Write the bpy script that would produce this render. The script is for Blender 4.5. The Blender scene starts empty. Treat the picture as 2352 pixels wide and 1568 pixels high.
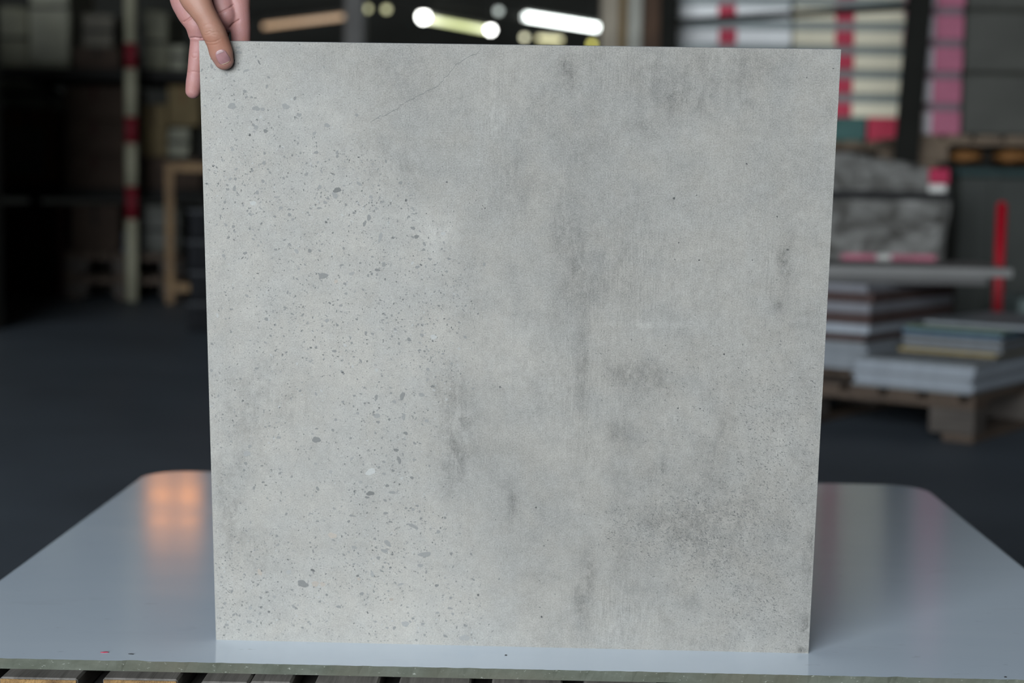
import bpy, bmesh, math, random
import numpy as np
from mathutils import Vector, Matrix
from mathutils.bvhtree import BVHTree

ORD = ['lowest', 'second', 'third', 'fourth', 'fifth', 'sixth', 'seventh', 'eighth', 'ninth']


def nth(i, n, where):
    return ('lowest ' if i == 0 else 'topmost ' if i == n - 1 else ORD[i] + ' from the bottom ') + where

random.seed(7)
RNG = np.random.default_rng(11)
SC = bpy.context.scene
COL = SC.collection
R = math.radians

# ------------------------------------------------------------------ camera, world, light, exposure
FLOOR = -0.298          # the top of the white panel is z = 0
cam_data = bpy.data.cameras.new('camera')
cam_data.sensor_width = 36.0
cam_data.lens = 58.81
cam_data.clip_start = 0.05
cam_data.clip_end = 200
cam_data.dof.use_dof = True
cam_data.dof.focus_distance = 1.60
cam_data.dof.aperture_fstop = 4.1
cam = bpy.data.objects.new('camera', cam_data)
cam.location = (0.01045, -1.57791, 0.46860)
cam.rotation_euler = (1.475386, -0.0155704, 0.0201722)
COL.objects.link(cam)
SC.camera = cam

SC.view_settings.view_transform = 'Standard'
SC.view_settings.look = 'None'
SC.view_settings.gamma = 1.0
SC.view_settings.use_curve_mapping = False
SC.view_settings.exposure = 0.56
SC.cycles.max_bounces = 6
SC.cycles.diffuse_bounces = 4
SC.cycles.glossy_bounces = 3
SC.cycles.caustics_reflective = False
SC.cycles.caustics_refractive = False

world = bpy.data.worlds.new('overcast_sky')
SC.world = world
world.use_nodes = True
wn = world.node_tree
wn.nodes['Background'].inputs['Color'].default_value = (0.86, 0.94, 1.0, 1)
wn.nodes['Background'].inputs['Strength'].default_value = 10.4

# the building: the daylight comes in through the open door behind the camera
X0, X1, Y0, Y1, CEIL = -12.0, 8.0, -10.0, 27.0, 7.2
DOOR = (-9.5, 0.3, FLOOR, 6.0)      # x0, x1, z0, z1 of the door opening in the front wall
pl = bpy.data.lights.new('door_front_offscreen', 'AREA')
pl.shape = 'RECTANGLE'
pl.size, pl.size_y = DOOR[1] - DOOR[0], DOOR[3] - DOOR[2]
pl.cycles.is_portal = True
po = bpy.data.objects.new('door_front_offscreen', pl)
po.location = ((DOOR[0] + DOOR[1]) / 2, Y0 + 0.05, (DOOR[2] + DOOR[3]) / 2)
COL.objects.link(po)
po.rotation_euler = (R(90), 0, 0)   # an area light shines along its -Z: turned to face +Y


# ------------------------------------------------------------------ node helper
class NT:
    def __init__(s, name):
        s.m = bpy.data.materials.new(name)
        s.m.use_nodes = True
        s.t = s.m.node_tree
        s.b = s.t.nodes['Principled BSDF']

    def node(s, kind, **kw):
        n = s.t.nodes.new(kind)
        for k, v in kw.items():
            setattr(n, k, v)
        return n

    def link(s, a, b):
        s.t.links.new(a, b)

    def put(s, sock, v):
        if hasattr(v, 'is_output'):
            s.link(v, sock)
        else:
            sock.default_value = v

    def coord(s, which='Object', scale=(1, 1, 1), rot=(0, 0, 0)):
        c = s.node('ShaderNodeTexCoord')
        mp = s.node('ShaderNodeMapping')
        s.link(c.outputs[which], mp.inputs['Vector'])
        mp.inputs['Scale'].default_value = scale
        mp.inputs['Rotation'].default_value = rot
        return mp.outputs[0]

    def noise(s, vec, scale, detail=3, rough=0.55, dist=0):
        n = s.node('ShaderNodeTexNoise')
        s.link(vec, n.inputs['Vector'])
        n.inputs['Scale'].default_value = scale
        n.inputs['Detail'].default_value = detail
        n.inputs['Roughness'].default_value = rough
        n.inputs['Distortion'].default_value = dist
        return n.outputs['Fac']

    def math(s, op, a, b=0.0, clamp=False):
        n = s.node('ShaderNodeMath', operation=op, use_clamp=clamp)
        s.put(n.inputs[0], a)
        s.put(n.inputs[1], b)
        return n.outputs[0]

    def remap(s, v, a, b, c, d):
        n = s.node('ShaderNodeMapRange')
        s.put(n.inputs[0], v)
        for i, q in enumerate((a, b, c, d)):
            n.inputs[i + 1].default_value = q
        return n.outputs[0]

    def mix(s, f, a, b, mode='MIX'):
        n = s.node('ShaderNodeMix', data_type='RGBA', blend_type=mode)
        s.put(n.inputs[0], f)
        for i, q in ((6, a), (7, b)):
            if hasattr(q, 'is_output'):
                s.link(q, n.inputs[i])
            else:
                n.inputs[i].default_value = (*q, 1) if len(q) == 3 else q
        return n.outputs[2]

    def attr(s, name):
        n = s.node('ShaderNodeAttribute')
        n.attribute_name = name
        return n.outputs['Fac']

    def gray(s, v):
        n = s.node('ShaderNodeCombineColor')
        for i in range(3):
            s.put(n.inputs[i], v)
        return n.outputs[0]

    def bump(s, h, strength=0.2, dist=0.001):
        n = s.node('ShaderNodeBump')
        n.inputs['Strength'].default_value = strength
        n.inputs['Distance'].default_value = dist
        s.link(h, n.inputs['Height'])
        s.link(n.outputs[0], s.b.inputs['Normal'])

    def set(s, **kw):
        for k, v in kw.items():
            s.put(s.b.inputs[k.replace('_', ' ')], (*v, 1) if isinstance(v, tuple) and len(v) == 3 else v)
        return s


def plain(name, col, rough=0.6, var=0.25, scale=12, metallic=0.0, bump=0.0, col2=None, stretch=(1, 1, 1), spec=.3):
    """A colour with soft procedural variation in tone."""
    m = NT(name)
    v = m.coord('Object', stretch)
    n = m.noise(v, scale, 4)
    d = col2 if col2 else tuple(c * (1 - var) for c in col)
    m.set(Base_Color=m.mix(m.remap(n, .3, .7, 0, 1), d, col), Roughness=rough, Metallic=metallic)
    m.b.inputs['Specular IOR Level'].default_value = spec
    if bump:
        m.bump(m.noise(v, scale * 6, 3), bump, 0.004)
    return m.m


def wood(name, light, dark, axis='Y', rough=0.75):
    m = NT(name)
    sc = {'X': (2, 40, 40), 'Y': (40, 2, 40), 'Z': (40, 40, 2)}[axis]
    v = m.coord('Object', sc)
    n = m.noise(v, 1.6, 5, .65, .6)
    w = m.noise(m.coord('Object'), 9, 3)
    c = m.mix(m.remap(n, .32, .68, 0, 1), dark, light)
    c = m.mix(m.remap(w, .35, .7, 0, .5), c, tuple(x * .55 for x in dark))
    m.set(Base_Color=c, Roughness=rough)
    m.bump(n, .5, .002)
    return m.m


def glow(name, col, strength):
    m = NT(name)
    n = m.noise(m.coord('Object'), 3, 2)
    m.set(Base_Color=(.8, .8, .8), Emission_Color=m.mix(n, col, tuple(min(1, c * 1.1) for c in col)), Emission_Strength=strength)
    return m.m


# ------------------------------------------------------------------ mesh helpers
def obj(name, mesh, mat=None, parent=None, loc=(0, 0, 0), rot=(0, 0, 0), scale=(1, 1, 1)):
    o = bpy.data.objects.new(name, mesh)
    COL.objects.link(o)
    o.location, o.rotation_euler, o.scale = loc, rot, scale
    if mat is not None and mesh is not None and not len(mesh.materials):
        mesh.materials.append(mat)
    if parent is not None:
        o.parent = parent
    return o


def tag(o, label, cat, group=None, kind='thing'):
    o['label'], o['category'], o['kind'] = label, cat, kind
    if group:
        o['group'] = group
    return o


def struct(o):
    o['kind'] = 'structure'
    return o


def thing(name, label, cat, loc=(0, 0, 0), yaw=0.0, group=None):
    o = obj(name, None, loc=loc, rot=(0, 0, yaw))
    return tag(o, label, cat, group)


def copy_tree(o, parent=None):
    c = o.copy()
    COL.objects.link(c)
    if parent is not None:
        c.parent = parent
    for ch in list(o.children):
        copy_tree(ch, c)
    return c


def bm_mesh(bm, name, smooth=False):
    me = bpy.data.meshes.new(name)
    bmesh.ops.recalc_face_normals(bm, faces=bm.faces)
    bm.to_mesh(me)
    bm.free()
    if smooth:
        for p in me.polygons:
            p.use_smooth = True
    return me


def add_box(bm, a, b, bevel=0.0):
    """Box between corners a and b, its edges bevelled."""
    t = bmesh.new()
    bmesh.ops.create_cube(t, size=1)
    s = [b[i] - a[i] for i in range(3)]
    for v in t.verts:
        v.co = Vector([(a[i] + b[i]) / 2 + v.co[i] * s[i] for i in range(3)])
    if bevel:
        bmesh.ops.bevel(t, geom=list(t.edges), offset=min(bevel, min(map(abs, s)) * .45), segments=1, affect='EDGES')
    tmp = bpy.data.meshes.new('tmp')
    t.to_mesh(tmp)
    t.free()
    bm.from_mesh(tmp)
    bpy.data.meshes.remove(tmp)


_boxes = {}


def box_mesh(a, b, mat, bevel=0.003):
    """Shared bevelled box mesh."""
    key = (tuple(round(x, 4) for x in a), tuple(round(x, 4) for x in b), mat.name, bevel)
    if key not in _boxes:
        bm = bmesh.new()
        add_box(bm, a, b, bevel)
        _boxes[key] = bm_mesh(bm, 'box')
        _boxes[key].materials.append(mat)
    return _boxes[key]


def part(name, parent, a, b, mat, bevel=0.003, loc=(0, 0, 0), rot=(0, 0, 0)):
    return obj(name, box_mesh(a, b, mat, bevel), None, parent, loc, rot)


def cyl_mesh(r0, r1, h, mat, seg=20, bevel=0.0):
    bm = bmesh.new()
    bmesh.ops.create_cone(bm, cap_ends=True, segments=seg, radius1=r0, radius2=r1, depth=h)
    for v in bm.verts:
        v.co.z += h / 2
    me = bm_mesh(bm, 'cylinder')
    for p in me.polygons:
        p.use_smooth = len(p.vertices) == 4
    me.materials.append(mat)
    return me


# ------------------------------------------------------------------ materials of the setting
M = {}
M['floor'] = plain('floor_concrete', (.080, .096, .116), .55, .3, 1.3, bump=.15)
M['wall'] = plain('wall_sheet_grey', (.085, .085, .075), .8, .3, .8)
M['roof'] = plain('roof_sheet_dark', (.045, .046, .042), .8, .3, .8)
M['yard'] = plain('yard_concrete', (.33, .32, .30), .9, .2, .6)
M['steel_dark'] = plain('steel_dark_paint', (.012, .012, .010), .85, .3, 6)
M['steel_dark'].node_tree.nodes['Principled BSDF'].inputs['Specular IOR Level'].default_value = .15
M['steel_grey'] = plain('steel_grey_paint', (.16, .16, .155), .5, .3, 6)

# ------------------------------------------------------------------ building shell
struct(part('floor', None, (X0, Y0, FLOOR - .2), (X1, Y1, FLOOR), M['floor'], 0))
struct(part('ground', None, (-40, -60, FLOOR - .25), (40, Y0 - .2, FLOOR - .02), M['yard'], 0))
struct(part('wall_left', None, (X0 - .2, Y0, FLOOR), (X0, Y1, CEIL), M['wall'], 0))
struct(part('wall_right', None, (X1, Y0, FLOOR), (X1 + .2, Y1, CEIL), M['wall'], 0))
struct(part('wall_back', None, (X0, Y1, FLOOR), (X1, Y1 + .2, CEIL), M['wall'], 0))
bm = bmesh.new()
add_box(bm, (X0, Y0 - .2, FLOOR), (DOOR[0], Y0, CEIL))
add_box(bm, (DOOR[1], Y0 - .2, FLOOR), (X1, Y0, CEIL))
add_box(bm, (DOOR[0], Y0 - .2, DOOR[3]), (DOOR[1], Y0, CEIL))
struct(obj('wall_front', bm_mesh(bm, 'wall_front'), M['wall']))
struct(part('ceiling', None, (X0 - .2, Y0 - .2, CEIL), (X1 + .2, Y1 + .2, CEIL + .1), M['roof'], 0))

struct(part('wall_shade_offscreen', None, (X0, 6.5, FLOOR), (-2.67, 6.65, 1.65), M['wall'], 0))  # added out of view to keep the door's daylight off the left bay

# ------------------------------------------------------------------ wooden pallets
M['plank_grey'] = wood('plank_weathered_grey', (.22, .20, .18), (.075, .066, .058))
M['plank_brown'] = wood('plank_brown', (.11, .075, .05), (.05, .032, .022))
M['end_fresh'] = plain('board_end_fresh_sawn', (.34, .20, .075), .8, .55, 45, bump=.8, col2=(.10, .052, .022))
M['end_red'] = plain('board_end_reddish', (.27, .115, .05), .8, .6, 60, bump=.4)
M['block'] = wood('pallet_block_wood', (.16, .13, .10), (.07, .055, .04), 'X')
M['plank_tan'] = wood('plank_tan', (.20, .145, .095), (.09, .06, .04))
M['block_tan'] = wood('pallet_block_tan', (.17, .12, .08), (.08, .055, .035), 'X')
M['block_far'] = wood('pallet_block_greyed', (.085, .07, .058), (.045, .036, .03), 'X')


def pallet(name, label, loc, yaw, xs, depth, group=None, ends=None, mats=('plank_grey', 'block')):
    """Deck boards along local y at the x ranges xs; local z = 0 is the ground it stands on, 0.144 the deck."""
    root = thing(name, label, 'pallet', loc, yaw, group)
    w0, w1 = xs[0][0], xs[-1][1]
    dm, bmx = M[mats[0]], M[mats[1]]
    for i, (a, b) in enumerate(xs):
        d0 = 0.0 if ends is None else random.uniform(-.004, .004)
        p = part('deck_board', root, (a, d0, .122), (b, depth, .144), dm, .002)
        if ends:
            part('sawn_end', p, (a + .001, d0 - .0008, .1225), (b - .001, d0 + .001, .1425), M[ends[i % len(ends)]], .0005)
    for y in (0.0, depth / 2 - .05, depth - .10):
        part('cross_board', root, (w0, y + .002, .100), (w1, y + .10, .122), dm, .002)
        for x in (w0, (w0 + w1) / 2 - .0725, w1 - .145):
            part('block', root, (x, y + .002, .022), (x + .145, y + .10, .100), bmx, .003)
    for x in (w0, (w0 + w1) / 2 - .05, w1 - .10):
        part('bottom_board', root, (x, 0, 0), (x + .10, depth, .022), dm, .002)
    return root


own_xs = [(-.600, -.520), (-.503, -.428), (-.405, -.333), (-.310, -.2645), (-.2635, -.224), (-.202, -.141), (-.122, -.053),
          (-.033, .035), (.056, .127), (.147, .215), (.238, .305), (.328, .392), (.415, .482), (.507, .600)]
pallet('wooden_pallet', 'weathered wooden pallet directly under the white panel', (0, -.026, -.154), 0, own_xs, 1.06,
       ends=['end_fresh', 'end_fresh', 'end_fresh', 'end_red', 'end_red', 'end_fresh'])
pallet('wooden_pallet', 'wooden pallet on the floor beneath another pallet and the white panel', (0, -.022, FLOOR), 0,
       [(-.6 + i * .1236, -.6 + i * .1236 + .088) for i in range(10)], 1.05, ends=['end_fresh'])

# ------------------------------------------------------------------ the white panel the tile stands on
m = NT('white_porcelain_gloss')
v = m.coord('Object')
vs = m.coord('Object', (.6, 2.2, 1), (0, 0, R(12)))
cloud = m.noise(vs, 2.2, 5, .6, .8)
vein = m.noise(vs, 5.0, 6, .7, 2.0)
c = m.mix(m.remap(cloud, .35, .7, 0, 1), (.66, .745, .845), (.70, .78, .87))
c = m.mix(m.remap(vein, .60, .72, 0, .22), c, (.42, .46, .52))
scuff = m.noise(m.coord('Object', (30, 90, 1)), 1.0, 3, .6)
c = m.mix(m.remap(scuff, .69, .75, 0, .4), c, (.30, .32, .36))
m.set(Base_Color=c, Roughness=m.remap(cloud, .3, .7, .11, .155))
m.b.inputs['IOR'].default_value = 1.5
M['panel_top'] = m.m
m = NT('panel_raw_edge_olive')
v = m.coord('Object', (1, 1, 2))
n1 = m.noise(v, 18, 5, .65)
n2 = m.noise(v, 190, 3, .6)
n3 = m.noise(v, 7, 2)
c = m.mix(m.remap(n1, .35, .65, 0, 1), (.052, .058, .040), (.092, .100, .078))
c = m.mix(m.remap(n3, .45, .65, 0, .6), c, (.080, .072, .048))
c = m.mix(m.remap(n2, .64, .72, 0, .75), c, (.30, .31, .27))
m.set(Base_Color=c, Roughness=.8)
m.bump(n2, .4, .0008)
M['panel_edge'] = m.m

PW, PD, PR = .6125, 1.049, .065
pts = []
nf = 240
chips = [(-.383, .012, .0035), (-.055, .006, .0010), (.36, .010, .0015), (.10, .03, .0006), (-.52, .006, .0012), (.47, .005, .001)]
for i in range(nf + 1):
    x = -PW + 2 * PW * i / nf
    y = .0006 * math.sin(i * 1.7) * math.sin(i * .37) + .0003 * math.sin(i * 5.1)
    for cx, cw, cd in chips:
        q = (x - cx) / cw
        if abs(q) < 1:
            y += cd * (1 - q * q)
    pts.append((x, max(-.0004, y)))
nfront = len(pts)
for k in range(13):
    a = R(90) * k / 12
    pts.append((PW - PR + PR * math.cos(a), PD - PR + PR * math.sin(a)))
for k in range(13):
    a = R(90) + R(90) * k / 12
    pts.append((-PW + PR + PR * math.cos(a), PD - PR + PR * math.sin(a)))
bm = bmesh.new()
top = [bm.verts.new((x, y, 0)) for x, y in pts]
low = []
for i, (x, y) in enumerate(pts):
    low.append(bm.verts.new((x, -.0006 if i < nfront else y, -.010)))
f = bm.faces.new(top)
f.material_index = 0
fb = bm.faces.new(list(reversed(low)))
fb.material_index = 1
for i in range(len(pts)):
    j = (i + 1) % len(pts)
    q = bm.faces.new((top[j], top[i], low[i], low[j]))
    q.material_index = 1
bmesh.ops.triangulate(bm, faces=[f, fb])
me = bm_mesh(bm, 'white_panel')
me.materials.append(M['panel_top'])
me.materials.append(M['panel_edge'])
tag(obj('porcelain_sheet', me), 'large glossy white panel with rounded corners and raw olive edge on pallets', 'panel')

M['shred'] = plain('red_plastic', (.45, .02, .06), .5)
M['crumb'] = plain('dark_grit', (.03, .03, .03), .9)
for nm, lb, ct, x, y, sx, sy, rz, mt in (
        ('plastic_shred', 'tiny red plastic sliver lying on the white panel', 'debris', -.416, .027, .0042, .0011, R(12), 'shred'),
        ('grit_sliver', 'tiny dark grit sliver lying on the white panel', 'debris', -.389, .0225, .0028, .0007, R(-4), 'crumb'),
        ('grit_crumb', 'dark grit crumb on the white panel in front of the tile', 'debris', -.021, .046, .0012, .0012, 0, 'crumb'),
        ('grit_crumb', 'dark grit crumb on the white panel near its raw edge', 'debris', .462, .007, .0013, .0013, 0, 'crumb')):
    bm = bmesh.new()
    bmesh.ops.create_icosphere(bm, subdivisions=2, radius=1)
    for vv in bm.verts:
        k = 1 + .25 * math.sin(vv.co.x * 5 + vv.co.y * 3)
        vv.co = Vector((vv.co.x * sx * k, vv.co.y * sy * k, vv.co.z * .0005))
    tag(obj(nm, bm_mesh(bm, nm, True), M[mt], None, (x, y, .0004), (0, 0, rz)), lb, ct)

# ------------------------------------------------------------------ the concrete-look tile
TILE_O = Vector((-.31684, .08050, 0.0))                 # front lower corner, where it meets the panel
TU = Vector((.99997, -.00778, 0)).normalized()
TUP = Vector((-.00097, -.12449, .99222)).normalized()
TBACK = TUP.cross(TU).normalized()
TILE_M = Matrix.Translation(TILE_O) @ Matrix((TU, TBACK, TUP)).transposed().to_4x4()
TS, TT = .6, .009

STAINS = [
    (24.45, 23.38, 1.91, 4.68, 0.55), (24.04, 18.46, 1.28, 2.55, 0.35), (3.37, 22.52, 2.55, 5.53, 0.3), (7.72, 24.82, 2.98, 2.34, 0.3),
    (1.66, 14.83, 1.28, 2.98, 0.45), (3.1, 10.74, 2.12, 2.55, 0.3), (4.8, 8.48, 2.55, 2.12, 0.15), (16.45, 48.95, 3.83, 3.4, 0.25),
    (18.15, 57.97, 4.68, 2.55, 0.22), (20.18, 46.93, 2.55, 2.55, 0.2), (34.28, 58.18, 0.77, 1.19, 0.6), (35.12, 56.58, 0.68, 1.28, 0.4),
    (35.9, 48.83, 2.12, 5.1, 0.22), (29.73, 46.66, 1.7, 4.68, 0.28), (29.29, 48.73, 1.49, 2.55, 0.2), (35.7, 37.92, 2.12, 4.25, 0.38),
    (34.77, 42.98, 1.7, 2.55, 0.3), (39.84, 39.69, 2.55, 4.68, 0.28), (42.65, 57.09, 6.8, 2.98, 0.28), (50.71, 58.4, 5.53, 2.98, 0.25),
    (41.96, 52.61, 1.7, 1.06, 0.3), (45.56, 55.1, 2.12, 1.28, 0.3), (51.67, 54.98, 0.85, 0.64, 0.35), (59.21, 54.48, 0.51, 1.06, 0.4),
    (55.87, 39.11, 0.68, 2.98, 0.5), (55.4, 40.37, 0.51, 1.06, 0.3), (55.2, 35.7, 0.6, 0.6, 0.45), (36.52, 28.89, 0.6, 4.68, 0.45),
    (41.18, 28.54, 2.55, 1.7, 0.35), (43.51, 28.58, 2.98, 1.7, 0.25), (39.86, 22.35, 1.06, 1.7, 0.3), (41.55, 22.83, 2.12, 2.12, 0.22),
    (50.7, 23.01, 0.85, 2.12, 0.4), (49.33, 19.88, 1.7, 2.55, 0.25), (43.82, 18.42, 1.7, 1.06, 0.35), (44.84, 19.79, 0.17, 1.49, 0.6),
    (40.46, 15.66, 1.06, 5.1, 0.25), (48.32, 12.2, 4.68, 3.4, 0.38), (43.09, 13.9, 3.83, 2.12, 0.2), (37.03, 4.59, 1.06, 2.98, 0.5),
    (37.6, 8.3, 0.85, 2.55, 0.4), (40.85, 8.83, 2.55, 2.55, 0.22), (29.9, 14.75, 0.38, 1.91, 0.5), (59.55, 2.79, 0.43, 1.28, 0.8),
    (59.24, 0.36, 0.85, 0.38, 0.7), (59.7, 10.17, 0.21, 4.68, 0.55), (59.21, 9.71, 0.34, 2.55, 0.3), (47.7, 5.3, 1.28, 1.28, 0.3),
    (33.27, 7.28, 2.55, 4.25, 0.12), (50.76, 15.88, 5.1, 2.55, 0.2), (25.64, 38.6, 2.12, 5.95, 0.22), (23.15, 27.76, 1.7, 2.55, 0.25),
    (29.2, 19.91, 4.25, 8.5, 0.1), (54.82, 11.43, 3.83, 6.38, 0.15), (32.51, 54.11, 2.12, 2.55, 0.2), (12.21, 40.92, 3.4, 4.25, 0.05),
    (6.93, 28.33, 2.98, 1.7, 0.2), (22.27, 42.78, 2.34, 1.49, -0.3), (28.43, 52.42, 2.55, 3.4, -0.2), (22.69, 41.1, 1.7, 1.7, -0.2),
    (11.53, 53.82, 3.83, 2.55, -0.12), (29.95, 28.76, 3.83, 5.1, -0.18), (33.42, 24.0, 3.4, 3.83, -0.12), (47.48, 35.56, 5.1, 4.25, -0.1),
    (41.21, 3.29, 2.55, 1.7, -0.2), (43.36, 33.56, 5.1, 0.34, -0.25), (56.44, 22.69, 1.7, 3.4, -0.2), (45.77, 24.24, 2.98, 2.12, -0.1)]     # u, v, radius u, radius v (cm on the tile), strength
BORDER = [(60.24, 5.88), (57.84, 7.88), (53.83, 12.36), (48.56, 18.11), (42.38, 23.52), (37.3, 24.59), (33.0, 24.41), (27.33, 23.37), (22.0, 22.31), (16.66, 24.05), (10.79, 25.82), (3.89, 27.18), (0.15, 27.65)]     # v, u of the line where the pebbled concrete ends
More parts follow.
